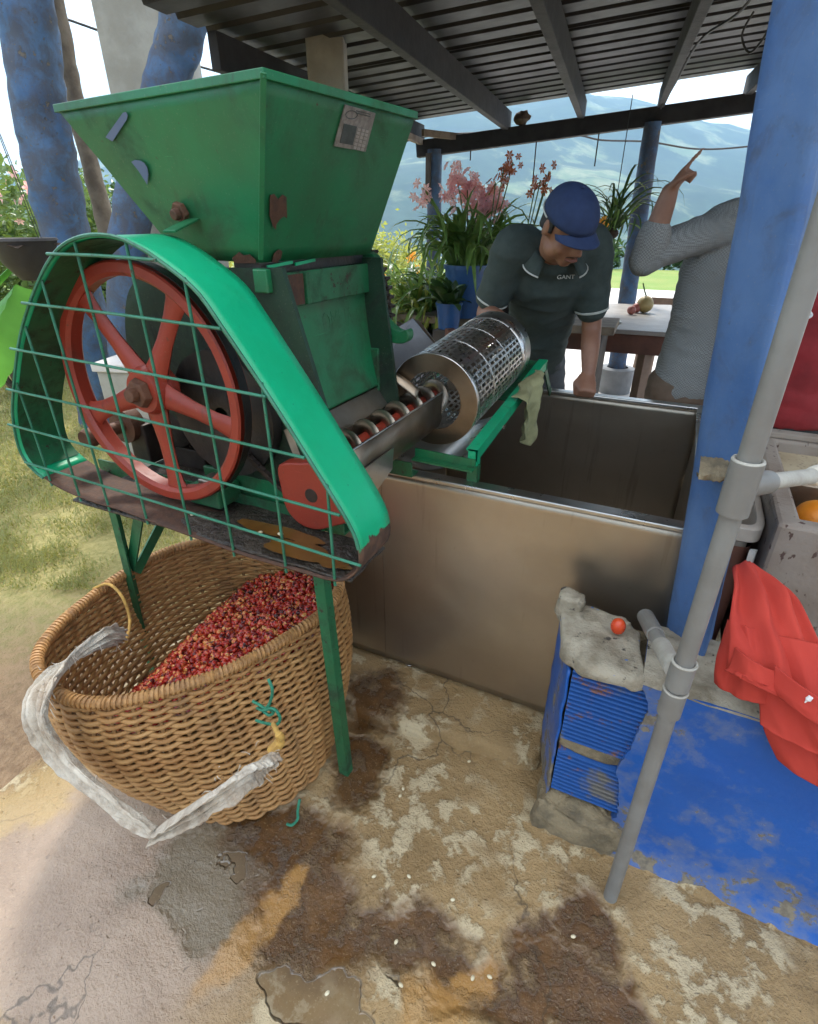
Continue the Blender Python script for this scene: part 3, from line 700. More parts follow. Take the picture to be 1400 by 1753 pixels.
# ------------------------------------------------------------------ right-hand blue column, low wall
def blue_column():
    # plan quad at foot and head (the column was cast out of plumb)
    lo = [V(.118, 1.262, .56), V(.205, 1.150, .56), V(.232, 1.32, .56), V(.15, 1.42, .56)]
    hi = [V(.018, 1.275, 1.80), V(.115, 1.14, 1.80), V(.150, 1.31, 1.80), V(.05, 1.42, 1.80)]
    mb = MB(); n = 10
    ring = lambda t: [a.lerp(b, t) for a, b in zip(lo, hi)]
    k = 0; m = 26
    for i in range(m):
        t = -.46 + 2.2*i/(m-1); r = ring(t)
        for e in range(4):
            for s in range(n):
                p = r[e].lerp(r[(e+1) % 4], s/n); q = p.copy()
                c = sum(r, Vector())/4; d = (p-c); d.z = 0
                rd = 1 - .10*max(0, 1-min(s, n-s)/1.2)
                q = c + d*rd + Vector((0, 0, p.z-c.z)); q += d.normalized()*.004*fbm(p, 9, 3, 4); mb.v.append(q)
    w = 4*n
    for i in range(m-1):
        for j in range(w): mb.f.append((i*w+j, i*w+(j+1) % w, (i+1)*w+(j+1) % w, (i+1)*w+j))
    mb.f.append(tuple(range(w))[::-1]); mb.f.append(tuple((m-1)*w+j for j in range(w)))
    t = thing('blue_column', (.19, 1.27, 0), 'square blue painted column rising from the low wall on the right', 'column')
    mb.build('shaft', 'blue_column', t, smooth=True, angle=60)
    # broken ledge of old mortar stuck to it
    mb = MB(); a = PY(1195, 815, 1.13); b = PY(1275, 825, 1.13)
    mb.grid(lambda u, v: a.lerp(b, u) + Vector((0, .07, 0)) + Vector((0, -math.sin(v*PI)*(.075+.02*nz((u*4, v*3, 0), 1)), (.5-v)*.035 + .008*nz((u*9, v*4, 1), 1))), 20, 10)
    mb.build('mortar_ledge', 'rubble', t, smooth=True)
blue_column()
wall = thing('low_wall', (.4, 1.15, 0), 'low blue painted brick wall with peeling paint on the right', 'wall')
def low_wall():
    # plastered body
    mb = MB()
    def edge(z): return .085 + .034*nz((0, 0, z), 9, 3) + .007*nz((0, 0, z), 70, 6)
    nz_, nx = 46, 70
    def fn(u, v):
        z = -.01 + .60*v; x = edge(z) + (1.6-edge(z))*u**1.6
        flare = .03*max(0, (.10-z)/.10)**2
        return (x, 1.03 - flare + .004*fbm((x, 0, z), 6, 3, 2), z)
    mb.grid(fn, nx, nz_)
    top = [mb.v[i*(nz_+1)+nz_] for i in range(nx+1)]
    k = len(mb.v); mb.v += [Vector((p.x, 1.255, p.z+.004*nz(p, 12))) for p in top]
    cp = MB(); cp.grid(lambda u, v: (edge(.59) + (1.6-edge(.59))*u, 1.026 + .232*v, .588 + .016*min(1, v*9, (1-v)*9) + .006*fbm((u*9, v*3, 0), 2, 4, 6)), 90, 24); cp.build('wall_top', 'mortar', wall, smooth=True, angle=60)
    for i in range(nx): mb.f.append((i*(nz_+1)+nz_, (i+1)*(nz_+1)+nz_, k+i+1, k+i))
    side = [mb.v[j] for j in range(nz_+1)]; k = len(mb.v); mb.v += [Vector((p.x, 1.255, p.z)) for p in side]
    for j in range(nz_): mb.f.append((j, k+j, k+j+1, j+1))
    mb.build('plaster', 'wall_blue', wall, smooth=True, angle=50)
    # core behind the exposed bricks
    mb = MB(); mb.prism([(-.066, 1.058, 0), (.11, 1.058, 0), (.11, 1.25, 0), (-.122, 1.25, 0)], (0, 0, .565)); mb.build('core', 'rubble', wall)
    # side skin, blue
    mb = MB(); a, b = V(-.078, 1.040, 0), V(-.140, 1.245, 0)
    mb.grid(lambda u, v: a.lerp(b, u) + Vector((.004*nz((u*6, v*9, 0), 1), 0, .05+.50*v)), 14, 24); mb.build('side_render', 'wall_blue', wall, smooth=True, solid=.006)
    # hollow bricks with fluted faces
    for z0, z1, xr in ((.325, .565, .130), (.125, .285, .120)):
        mb = MB(); n = int((z1-z0)/.0135); prof = []
        for i in range(n):
            z = z0 + (z1-z0)*i/n; d = (z1-z0)/n
            for q, y in ((0, 1.056), (.12, 1.0375), (.55, 1.0375), (.67, 1.056)): prof.append((y, z+d*q))
        prof.append((1.056, z1)); xs = [-.068, -.03, .01, .05, xr]
        for i, x in enumerate(xs): mb.v += [Vector((x, y + .0015*nz((x, 0, z), 30, 2), z)) for y, z in prof] + [Vector((x, 1.10, z1)), Vector((x, 1.10, z0))]
        m = len(prof)+2
        for i in range(len(xs)-1):
            for j in range(m): mb.f.append((i*m+j, i*m+(j+1) % m, (i+1)*m+(j+1) % m, (i+1)*m+j))
        mb.f.append(tuple(range(m))); mb.f.append(tuple((len(xs)-1)*m+j for j in reversed(range(m))))
        mb.build('brick', 'brick_blue', wall)
    # mortar bed between and lumpy cap on top
    def lump(x0, x1, y0, y1, z0, z1, amp, name, mat, seed, nx=26, ny=18, skew=0):
        mb = MB(); mb.sphere((0, 0, 0), 1, 40, 22)
        for i, v in enumerate(mb.v):
            s = [math.copysign(abs(c)**.38, c) for c in v]; m = max(abs(c) for c in s)
            p = Vector(((x0+x1)/2 + s[0]*(x1-x0)/2, (y0+y1)/2 + s[1]*(y1-y0)/2, (z0+z1)/2 + s[2]*(z1-z0)/2)); p.x -= skew*(p.y-y0)
            mb.v[i] = p + Vector(v)*amp*fbm(p, 26, 4, seed)
        return mb.build(name, mat, wall, smooth=True, angle=60)
    lump(-.074, .09, 1.043, 1.10, .280, .330, .006, 'mortar_bed', 'rubble', 3)
    lump(-.090, .100, 1.022, 1.250, .558, .606, .012, 'mortar_cap', 'mortar', 4, skew=.28)
    lump(-.150, -.085, 1.20, 1.26, .565, .640, .010, 'mortar_lump', 'mortar', 6)
    lump(-.105, .135, .995, 1.16, -.06, .105, .026, 'rubble_foot', 'rubble', 5)
low_wall()
mb = MB(); mb.grid(lambda u, v: (.10 + 1.5*u, 1.034 - (.050 + .022*fbm((u*12, 0, 0), 1, 3, 8))*v, .050*(1-v)**1.7*(1 + .4*nz((u*22, 0, 3), 1)) - .004 + .004*fbm((u*40, v*4, 0), 1, 3, 2)), 160, 10); mb.build('base_fillet', 'floor_concrete', wall, smooth=True)
# ================================================================== COFFEE PULPER
M = thing('coffee_pulper', (-1.0, 1.08, 0), 'green coffee pulping machine with big hopper and red flywheel behind a wire guard', 'machine')
HT = {'FR': V(-.66, .85, 1.705), 'FL': V(-1.228, .904, 1.705), 'BL': V(-1.18, 1.35, 1.705), 'BR': V(-.608, 1.293, 1.705)}
HB = {'FR': V(-.793, .952, 1.428), 'FL': V(-1.03, .975, 1.428), 'BL': V(-.985, 1.36, 1.428), 'BR': V(-.755, 1.335, 1.428)}
def hopper():
    mb = MB(); K = ('FR', 'BR', 'BL', 'FL'); n = 10
    for a, b in zip(K, K[1:]+K[:1]):
        A, B, C, D = HB[a], HB[b], HT[b], HT[a]; nrm = (B-A).cross(D-A).normalized()
        mb.grid(lambda u, v: A.lerp(B, u).lerp(D.lerp(C, u), v) + nrm*.004*nz(A.lerp(B, u).lerp(D.lerp(C, u), v), 5, 2)*math.sin(PI*u)*math.sin(PI*v), n, n)
    h = mb.build('hopper', 'green_paint', M, smooth=True, angle=30, solid=.004)
    # folded rim lip
    c = sum(HT.values(), Vector())/4; mb = MB(); up = V(0, 0, 1)
    outer = [c + (HT[k]-c)*1.012 for k in K]; inner = [c + (HT[k]-c)*.985 for k in K]
    for i in range(4):
        j = (i+1) % 4
        mb.add([outer[i]-up*.010, outer[j]-up*.010, outer[j]+up*.004, outer[i]+up*.004, inner[i]+up*.004, inner[j]+up*.004, inner[i]-up*.010, inner[j]-up*.010],
               [(0, 1, 2, 3), (3, 2, 5, 4), (4, 5, 7, 6), (6, 7, 1, 0)])
    mb.build('rim_lip', 'green_paint', h, bevel=.0015)
    # welded corner seam strip
    MB().bar(HB['FR'].lerp(HT['FR'], .02)+V(.004, -.003, 0), HB['FR'].lerp(HT['FR'], .99)+V(.004, -.003, 0), .010, .004, up=(1, -1, 0)).build('corner_seam', 'green_paint', h, bevel=.001)
    # right-hand face frame for plates and chips
    def on_face(A, n, px, py, off):
        d = _ray(px, py); o = Vector((0, 0, EYE)); t = (A-o).dot(n)/d.dot(n); return o + d*t + n*off
    nR = (HB['BR']-HB['FR']).cross(HT['FR']-HB['FR']).normalized(); nR = nR if nR.x > 0 else -nR
    nL = (HB['FL']-HB['FR']).cross(HT['FR']-HB['FR']).normalized(); nL = nL if nL.y < 0 else -nL
    fr = lambda q, off=.005: on_face(HB['FR'], nR, *q, off); fl = lambda q, off=.005: on_face(HB['FR'], nL, *q, off)
    pl = MB().prism([fr(q) for q in ((586, 176), (638, 191), (621, 257), (567, 247))], nR*.003).build('nameplate', 'nameplate', h, bevel=.0006)
    MB().prism([fr(q, .008) for q in ((583, 208), (605, 213), (598, 245), (576, 241))], nR*.0012).build('dark_panel', 'nameplate_dark', pl)
    mb = MB()
    for r in range(6):
        for c_ in range(3):
            a = (607+c_*6.6-r*1.5, 215.5+c_*1.7+r*6.2)
            mb.prism([fr(q, .008) for q in (a, (a[0]+5.2, a[1]+1.3), (a[0]+4.2, a[1]+5.6), (a[0]-1.1, a[1]+4.2))], nR*.0012)
    mb.build('table_cells', 'nameplate_cell', pl)
    e = [(596+10*math.cos(i*PI/9)*1.0, 193+7*math.sin(i*PI/9)) for i in range(18)]
    MB().tube([fr(q, .0085) for q in e], .0007, 5, closed=True).build('emblem_ring', 'nameplate_dark', pl)
    mb = MB()
    for y in (186, 190): mb.bar(fr((604, y), .0088), fr((628, y+6), .0088), .0012, .0012, nR)
    mb.build('plate_lines', 'nameplate_dark', pl)
    for poly in ([(459, 332), (466, 330), (473, 339), (480, 331), (487, 335), (488, 372), (483, 368), (478, 371), (475, 374), (470, 382), (469, 391), (464, 385), (458, 366)],
                 [(466, 432), (474, 425), (480, 428), (478, 440), (472, 447), (462, 447)], [(402, 442), (412, 430), (424, 436), (437, 441), (441, 447), (405, 448)][:0]):
        if poly: MB().prism([fr(q, .0045) for q in poly], nR*.0008).build('bare_patch', 'rust_chip', h)
    MB().prism([fl(q, .0045) for q in ((400, 440), (412, 430), (420, 436), (430, 434), (440, 443), (441, 449), (404, 449))], nL*.0008).build('bare_patch', 'rust_chip', h)
    arc = [(228, 276), (234, 273), (243, 274), (250, 278), (255, 286), (257, 297), (255, 315), (251, 308), (240, 291)]
    for poly in ([(214, 192), (219, 191), (222, 196), (221, 203), (196, 241), (184, 234)], arc):
        MB().prism([fl(q, .0045) for q in poly], nL*.0006).build('lilac_patch', 'patch_lilac', h)  # flat lilac-blue patches set on the left face
    # bolt and stay from guard to hopper
    b = fl((316, 360), .006); MB().cyl(b, b+nL*.012, .020, .020, 6).build('bolt_head', 'rust_iron', h, bevel=.002)
    b2 = fl((316, 360), .018); MB().cyl(b2, b2+nL*.014, .011, .010, 12).build('bolt_nut', 'rust_iron', h, bevel=.002)
    g = V(-.93, .86, 1.484); MB().bar(g, fl((334, 374), .004), .030, .004).build('guard_stay', 'green_paint', M, bevel=.001)
hopper()

# ---- wire guard
GF, GB = .75, .876
gpx = [(612, 977), (615, 943), (597, 895), (534, 793), (466, 686), (384, 564), (335, 496), (272, 445), (238, 423), (194, 404), (140, 405), (97, 431), (63, 491), (36, 574), (25, 661), (24, 720), (41, 783), (87, 827), (146, 856), (199, 872), (272, 899), (347, 926), (418, 952), (505, 978), (578, 996)]
gl = [PY(*q, GF) for q in gpx]
gl = [Vector((p.x, GF, max(p.z, .852))) for p in gl]
gs = resample(catmull(gl, 6, True), 150)
guard = thing('tmp', (0, 0, 0), '', ''); bpy.data.objects.remove(guard)
def guard_build():
    n = len(gs); c = Vector((-.95, GF, 1.12))
    # split the loop: upper band (fresh paint) and bottom tray edge
    iz = [i for i, p in enumerate(gs)]
    mb = MB()
    def ring(idx, mat, name, sol=.004, par=M):
        mb = MB(); ny = 6
        for i in idx:
            for k in range(ny+1):
                q = gs[i % n].copy(); q.y = GF + (GB-GF)*k/ny; q += (q-Vector((c.x, q.y, c.z))).normalized()*.002*nz(q, 6, 1); mb.v.append(q)
        for a in range(len(idx)-1):
            for k in range(ny): mb.f.append((a*(ny+1)+k, a*(ny+1)+k+1, (a+1)*(ny+1)+k+1, (a+1)*(ny+1)+k))
        return mb.build(name, mat, par, smooth=True, angle=50, solid=sol)
    up = [i for i in range(n) if True]
    # start index: lower right where the paint has flaked
    i0 = min(range(n), key=lambda i: (gs[i]-Vector((-.472, GF, .955))).length)
    i1 = min(range(n), key=lambda i: (gs[i]-Vector((-1.43, GF, .88))).length)
    if i1 < i0: i1 += n
    band = ring(list(range(i0-7, i1+1)), 'band_paint', 'guard_band')
    ring(list(range(i1, i0-7+n+1)), 'rust_chip', 'guard_base', .004)
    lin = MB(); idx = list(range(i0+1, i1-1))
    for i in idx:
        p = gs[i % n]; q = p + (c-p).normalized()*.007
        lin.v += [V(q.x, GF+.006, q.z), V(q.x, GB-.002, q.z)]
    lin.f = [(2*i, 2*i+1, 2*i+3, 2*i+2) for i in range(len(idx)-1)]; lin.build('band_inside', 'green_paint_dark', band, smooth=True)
    # rolled wire edge
    MB().tube([p + Vector((0, -.002, 0)) for p in [gs[i % n] for i in range(i0, i1+1)]], .0036, 6).build('edge_wire', 'green_bar', band, smooth=True)
    # bars
    def span_x(z):
        xs = []
        for a, b in zip(gs, gs[1:]+gs[:1]):
            if (a.z-z)*(b.z-z) < 0: xs.append(a.x + (b.x-a.x)*(z-a.z)/(b.z-a.z))
        return min(xs), max(xs)
    def span_z(x):
        zs = []
        for a, b in zip(gs, gs[1:]+gs[:1]):
            if (a.x-x)*(b.x-x) < 0: zs.append(a.z + (b.z-a.z)*(x-a.x)/(b.x-a.x))
        return min(zs), max(zs)
    S = .4857
    for (a, b), (p, q) in (((190, 130), (565, 160)), ((105, 297), (790, 412)), ((65, 455), (955, 660)), ((55, 600), (1100, 878)), ((50, 720), (1220, 1085)), ((85, 850), (1255, 1250))):
        A = PY(a*S, b*S+370, GF-.006); B = PY(p*S, q*S+370, GF-.006); z = (A.z+B.z)/2; d = (B.z-A.z)/2*.5
        x0, x1 = span_x(z)
        pts = [Vector((x0-.012, GF-.006, z-d)), Vector(((x0+x1)/2, GF-.007+.002*nz((z, 0, 0), 9), z+.002)), Vector((x1+.004, GF-.006, z+d))]
        MB().tube(catmull(pts, 4), .0031, 8).build('guard_bar', 'green_bar', M, smooth=True)
    for (a, b) in ((127, 785), (200, 735), (270, 640), (395, 598), (557, 605), (735, 690), (965, 910), (1167, 1120)):
        x = PY(a*S, b*S+370, GF+.003).x; z0, z1 = span_z(x)
        pts = [Vector((x, GF+.003, z0-.012)), Vector((x+.002*nz((x, 1, 0), 9), GF+.003, (z0+z1)/2)), Vector((x, GF+.002, z1+.002))]
        MB().tube(catmull(pts, 4), .0030, 8).build('guard_bar', 'green_bar', M, smooth=True)
guard_build()

# ---- base frame, tray and legs
mb = MB()
def tray_fn(u, v):
    x = -1.34 + .845*u; y = .757 + ((.545 if x < -.76 else .545 - .40*min(1, (x+.76)/.06))*v)
    return (x, y, .862 + .006*abs(fbm((x, y, 0), 11, 4, 3)) + .010*math.exp(-((x+.92)/.10)**2 - ((y-.82)/.05)**2) + .006*math.exp(-((x+.55)/.07)**2 - ((y-.85)/.06)**2))
mb.grid(tray_fn, 90, 50); tray = mb.build('drip_tray', 'muck', M, smooth=True, solid=.006)
for cx, cy_, rx, ry in ((-.66, .80, .085, .030), (-.74, .845, .12, .022), (-.56, .79, .05, .02)):
    mb = MB(); pts = []
    for i in range(40):
        a = 2*PI*i/40; k = 1 + .35*nz((math.cos(a), math.sin(a), cx*9), 1.4, 2); pts.append(Vector((cx + rx*k*math.cos(a), cy_ + ry*k*math.sin(a), .8715)))
    mb.v = pts + [Vector((cx, cy_, .8722))]; mb.f = [(i, (i+1) % 40, 40) for i in range(40)]; mb.build('muddy_puddle', 'muddy_water', tray)
for y in (.93, 1.30):
    mb = MB(); angle_iron(mb, (-1.46, y, .845), (-.62, y, .845), .045, .005, (0, 0, 1), (0, 1, 0)); mb.build('base_rail', 'green_paint_dark', M)
mb = MB(); mb.box((-.80, .955, .905), (.52, .012, .06)); mb.build('base_plate', 'green_paint', M, bevel=.002)
for x, y, sx in ((-.665, .897, 1), (-1.44, .90, -1)):
    xt = -.672 if sx > 0 else -1.425; xf = -.642 if sx > 0 else -1.475
    mb = MB(); angle_iron(mb, (xf, y, -.005), (xt, y, .86), .030, .005, (-sx, 0, 0), (0, 1, 0)); mb.build('leg', 'green_paint_dark', M)
for x, sx in ((-1.0, 1), (-1.42, -1)):
    mb = MB(); angle_iron(mb, (x, 1.30, -.005), (x, 1.30, .85), .040, .005, (-sx, 0, 0), (0, -1, 0)); mb.build('leg', 'green_paint_dark', M)
MB().bar(V(-1.44, .925, .52), V(-1.28, .925, .845), .006, .035, up=(1, 0, 0)).build('leg_brace', 'green_paint', M)
MB().bar(V(-1.43, .93, .50), V(-1.43, 1.30, .82), .006, .035, up=(0, 1, 0)).build('leg_brace', 'green_paint', M)

# ---- flywheel
WC = V(-1.062, .85, 1.163); WR = .270
def flywheel():
    ax = V(0, 1, 0)
    w = MB().lathe([(WR-.004, -.022), (WR, -.018), (WR-.010, -.008), (WR-.010, .008), (WR, .018), (WR-.004, .022), (WR-.022, .022), (WR-.030, .014), (WR-.030, -.014), (WR-.022, -.022)], WC, 96, ax, True).build('flywheel', 'red_paint', M, smooth=True, angle=35)
    MB().lathe([(WR+.001, -.008), (WR+.003, -.008), (WR+.003, .014), (WR+.001, .014)], WC, 96, ax, True).build('rim_shade', 'black_grease', w, smooth=True, angle=35)  # black ring standing in for shade on the wheel's outer rim
    for k in range(5):
        a = math.radians(57+72*k); d = V(math.cos(a), 0, math.sin(a)); s = V(-math.sin(a), 0, math.cos(a)); mb = MB()
        prof = [(.030, .034, .018), (.07, .027, .015), (.13, .021, .011), (.19, .021, .010), (.228, .026, .011), (.246, .036, .012)]
        m = 10
        for r, hw, ht in prof:
            for j in range(m): t = 2*PI*j/m; mb.v.append(WC + d*r + s*hw*math.cos(t) + ax*ht*math.sin(t))
        for i in range(len(prof)-1):
            for j in range(m): mb.f.append((i*m+j, i*m+(j+1) % m, (i+1)*m+(j+1) % m, (i+1)*m+j))
        mb.build('spoke', 'red_paint', w, smooth=True, angle=50)
    MB().lathe([(.001, -.03), (.046, -.03), (.055, -.015), (.055, .03), (.001, .03)], WC, 32, ax).build('hub', 'red_paint', w, smooth=True)
    MB().cyl(WC - ax*.040, WC + ax*.20, .019, .019, 20).build('axle', 'rust_iron', w, smooth=True)
    MB().cyl(WC - ax*.030, WC - ax*.048, .036, .030, 6).build('axle_nut', 'rust_iron', w, bevel=.003)
    MB().cyl(WC - ax*.048, WC - ax*.066, .017, .015, 14).build('axle_end', 'rust_iron', w, bevel=.003)
flywheel()
# ---- side plate behind the wheel (curved left edge), drive chain, red chain case
sp = catmull([(-1.10, .95, 1.41), (-1.19, .95, 1.36), (-1.235, .95, 1.27), (-1.235, .95, 1.19), (-1.18, .95, 1.10), (-1.08, .95, 1.02), (-1.02, .95, .93)], 6)
MB().prism(sp + [V(-.64, .95, .93), V(-.62, .95, 1.00), V(-.74, .95, 1.42)], (0, .012, 0)).build('side_plate', 'green_black', M)
MB().prism(catmull([(-1.10, 1.36, 1.41), (-1.20, 1.36, 1.33), (-1.235, 1.36, 1.22), (-1.15, 1.36, 1.05), (-1.02, 1.36, .93)], 6) + [V(-.68, 1.36, .93), V(-.74, 1.36, 1.42)], (0, .012, 0)).build('side_plate', 'green_black', M)
MB().cyl(V(-.99, .97, 1.20), V(-.99, 1.355, 1.20), .20, .20, 48).build('pulping_drum', 'black_grease', M, smooth=True)
MB().lathe([(.02, 0), (.15, 0), (.15, .03), (.12, .04), (.02, .04)], V(-.93, .915, 1.10), 40, (0, 1, 0)).build('chain_sprocket', 'black_grease', M, smooth=True)
rng = random.Random(5)
link = MB().box((0, 0, 0), (.016, .012, .011)).mesh('chain_link', Vector()); link.materials.append(MATS['dark_iron'])
for i in range(17):
    t = i/16; p = V(-.86, .905, 1.02).lerp(V(-.655, .905, .905), t) + V(0, 0, -.018*math.sin(PI*t)); inst('chain_link', link, Matrix.Translation(p) @ Matrix.Rotation(.52, 4, 'Y') @ Matrix.Rotation(.12*(i % 2), 4, 'X'), M)
cpx = [(476, 797), (512, 793), (537, 797), (562, 835), (596, 888), (570, 902), (540, 907), (512, 897), (490, 872), (480, 835)]
cc = MB().prism(catmull([PY(*q, .885) for q in cpx], 5, True), (0, .035, 0)).build('chain_case', 'red_paint', M, bevel=.004)
hc = PY(532, 849, .884); MB().lathe([(.0, 0), (.016, 0), (.018, .002), (.018, .004)], hc, 20, (0, 1, 0)).build('case_hole', 'dark_iron', cc)
# motor and idler parts seen through the spokes
mot = MB().lathe([(.0, 0), (.055, 0), (.085, .02), (.088, .04), (.088, .24), (.08, .27), (.0, .28)], V(-1.23, 1.0, 1.02), 32, (0, 1, 0)).build('motor', 'black_grease', M, smooth=True)
for k in range(14):
    a = 2*PI*k/14; MB().bar(V(-1.23+.09*math.cos(a), 1.05, 1.02+.09*math.sin(a)), V(-1.23+.09*math.cos(a), 1.23, 1.02+.09*math.sin(a)), .006, .012, (math.cos(a), 0, math.sin(a))).build('cooling_fin', 'dark_iron', mot)
MB().box((-1.23, 1.14, .895), (.16, .20, .06)).build('motor_foot', 'dark_iron', mot, bevel=.004)
sh = MB().lathe([(.0, 0), (.022, 0), (.026, .01), (.026, .05), (.018, .055), (.018, .12), (.05, .12), (.05, .16), (0, .16)], V(-1.385, .86, .985), 24, (0, 1, 0)).build('idler_shaft', 'rust_iron', M, smooth=True)
MB().box((-1.36, 1.03, .93), (.07, .06, .12)).build('idler_bearing', 'dark_iron', sh, bevel=.006)
MB().box((-.98, .90, .90), (.10, .08, .05)).build('bearing_block', 'green_paint', M, bevel=.006)
MB().box((-.98, .90, .932), (.05, .05, .014)).build('bearing_cap', 'steel_dull', M, bevel=.003)

# ---- right-hand (discharge) side
def cover():
    a0, a1 = .958, 1.372
    def prof(t):     # X,Z of the curved breast cover, top to bottom
        pts = [(-.790, 1.385), (-.796, 1.345), (-.796, 1.31), (-.790, 1.25), (-.783, 1.20), (-.774, 1.15), (-.766, 1.11), (-.760, 1.085)]
        x = t*(len(pts)-1); k = min(int(x), len(pts)-2); f = x-k
        return pts[k][0] + (pts[k+1][0]-pts[k][0])*f, pts[k][1] + (pts[k+1][1]-pts[k][1])*f
    mb = MB(); mb.grid(lambda u, v: (prof(v)[0] + .0015*fbm((u*3, v*3, 0), 2, 3, 3), a0 + (a1-a0)*u, prof(v)[1]), 30, 28)
    cv = mb.build('breast_cover', 'green_paint', M, smooth=True, angle=70, solid=.006)
    # worn cast lettering (raised strokes)
    def P3(y, t): x, z = prof(t); return Vector((x+.0052, y, z))
    def put_text(txt, y0, t0, size):
        cu = bpy.data.curves.new('txt', 'FONT'); cu.body = txt; cu.size = size; cu.extrude = .0012; ob = bpy.data.objects.new('txt', cu); COL.objects.link(ob)
        dg = bpy.context.evaluated_depsgraph_get(); me = bpy.data.meshes.new_from_object(ob.evaluated_get(dg)); bpy.data.objects.remove(ob)
        mb = MB(); 
        for v in me.vertices:
            q = P3(y0 + v.co.x, t0 - v.co.y/.30); q.x += v.co.z; mb.v.append(q)
        mb.f = [tuple(p.vertices) for p in me.polygons]; bpy.data.meshes.remove(me)
        mb.build('cast_lettering', 'green_paint', cv)
    put_text('COLOMBIA', 1.055, .40, .046); put_text('MODELO', 1.10, .66, .036); put_text('3 1/2', 1.12, .82, .046)
    # top flange with brown bare stretch, dark slot under the hopper, bright strips for its see-through gaps
    mb = MB(); mb.prism([(-.785, .955, 1.405), (-.778, .955, 1.405), (-.776, .955, 1.335), (-.788, .955, 1.335)], (0, .425, 0)); mb.build('top_flange', 'green_paint_dark', M, bevel=.002)
    MB().box((-.776, 1.015, 1.37), (.006, .10, .062)).build('bare_patch', 'rust_chip', M)
    MB().box((-.772, 1.075, 1.37), (.010, .014, .066)).build('flange_lug', 'green_paint_dark', M, bevel=.002)
    MB().box((-.83, 1.16, 1.416), (.07, .41, .020)).build('feed_slot', 'black_grease', M)
    for y, l in ((1.01, .085), (1.10, .075)): MB().bar(V(-.789, y-l/2, 1.419+.002*0), V(-.789, y+l/2, 1.424), .003, .006).build('slot_strip', 'green_paint_fresh', M)
    MB().box((-.785, .945, 1.395), (.035, .02, .045)).build('corner_bracket', 'green_paint', M, bevel=.003)
    # cast adjusting lever at the back corner
    lv = catmull([(-.772, 1.385, 1.42), (-.782, 1.385, 1.36), (-.770, 1.385, 1.30), (-.735, 1.385, 1.255), (-.700, 1.385, 1.235), (-.676, 1.385, 1.240), (-.672, 1.385, 1.218), (-.69, 1.385, 1.203), (-.735, 1.385, 1.205), (-.785, 1.385, 1.235), (-.82, 1.385, 1.30), (-.825, 1.385, 1.42)], 5, True)
    MB().prism(lv, (0, .035, 0)).build('adjusting_lever', 'green_paint', M, bevel=.004)
    MB().box((-.775, 1.375, 1.13), (.05, .04, .12)).build('rear_bracket', 'green_paint_dark', M, bevel=.004)
cover()
def gear():
    c = V(-1.035, 1.47, 1.27); R = .262; n = 64; mb = MB(); pts = []
    for i in range(n):
        for q, r in ((0, R-.010), (.25, R-.010), (.42, R+.004), (.66, R+.004), (.83, R-.010)):
            a = 2*PI*(i+q)/n; pts.append(c + V(math.cos(a)*r, 0, math.sin(a)*r))
    mb.prism(pts, (0, .03, 0)); g = mb.build('big_gear', 'dark_iron', M)
    MB().lathe([(.0, -.012), (.05, -.012), (.055, 0), (R-.05, .0), (R-.045, -.006), (R-.02, -.006), (R-.018, .0)], c, 40, (0, 1, 0)).build('gear_web', 'dark_iron', g, smooth=True)
    for k in range(6): a = k*PI/3+.2; MB().cyl(c + V(.14*math.cos(a), -.018, .14*math.sin(a)), c + V(.14*math.cos(a), .0, .14*math.sin(a)), .010, .010, 6).build('gear_bolt', 'rust_iron', g)
gear()

# ---- screw trough
tr = MB(); x0, x1, y0, y1 = -.800, -.615, .93, 1.505
sec = [(-.765, 1.085), (-.737, 1.005)] + [(-.674 + .060*math.cos(a), .972 + .060*math.sin(a)) for a in [PI*(1.02+.06*k) for k in range(17)]] + [(x1-.002, .985), (x1, 1.045)]
tr.grid(lambda u, v: (sec[round(v*(len(sec)-1))][0], y0 + (y1-y0)*u, sec[round(v*(len(sec)-1))][1]), 4, len(sec)-1)
trough = tr.build('screw_trough', 'steel_brown', M, smooth=True, angle=30, solid=.003)
MB().tube([V(x1, y0, 1.046), V(x1, y1, 1.046)], .0028, 8).build('trough_lip', 'steel', trough)
sl = MB(); sl.grid(lambda u, v: (-.775 + .05*v, .965 + .42*u, 1.10 - .068*v), 6, 4); sl.build('slide_plate', 'steel_dull', trough, solid=.003)
MB().prism([(x1+.002, 1.02, .985), (x1+.002, 1.17, .985), (x1+.002, 1.16, .93), (x1+.002, 1.03, .89)], (.004, 0, 0)).build('wear_patch', 'steel', trough)
# curved steel tongue at the mouth
tg = MB(); tg.grid(lambda u, v: (-.775 + .12*u, 1.385 + .045*v + .02*u, 1.105 - .02*u + .022*math.sin(PI*v) - .04*u*u), 12, 10); tg.build('guide_tongue', 'steel_brown', M, smooth=True, solid=.003)
def auger():
    c = V(-.676, 0, 1.002); R = .056; pitch = .088; mb = MB(); n = 260; ya, yb = .95, 1.62
    for i in range(n+1):
        y = ya + (yb-ya)*i/n; a = 2*PI*(y-ya)/pitch
        for r in (.020, R): mb.v.append(Vector((c.x + r*math.cos(a), y, c.z + r*math.sin(a))))
    for i in range(n): mb.f.append((2*i, 2*i+1, 2*i+3, 2*i+2))
    s = MB().cyl(V(c.x, ya-.02, c.z), V(c.x, yb, c.z), .022, .022, 24).build('screw_shaft', 'red_paint', M, smooth=True)
    mb.build('screw_flight', 'steel_dull', s, smooth=True, solid=.003)
auger()

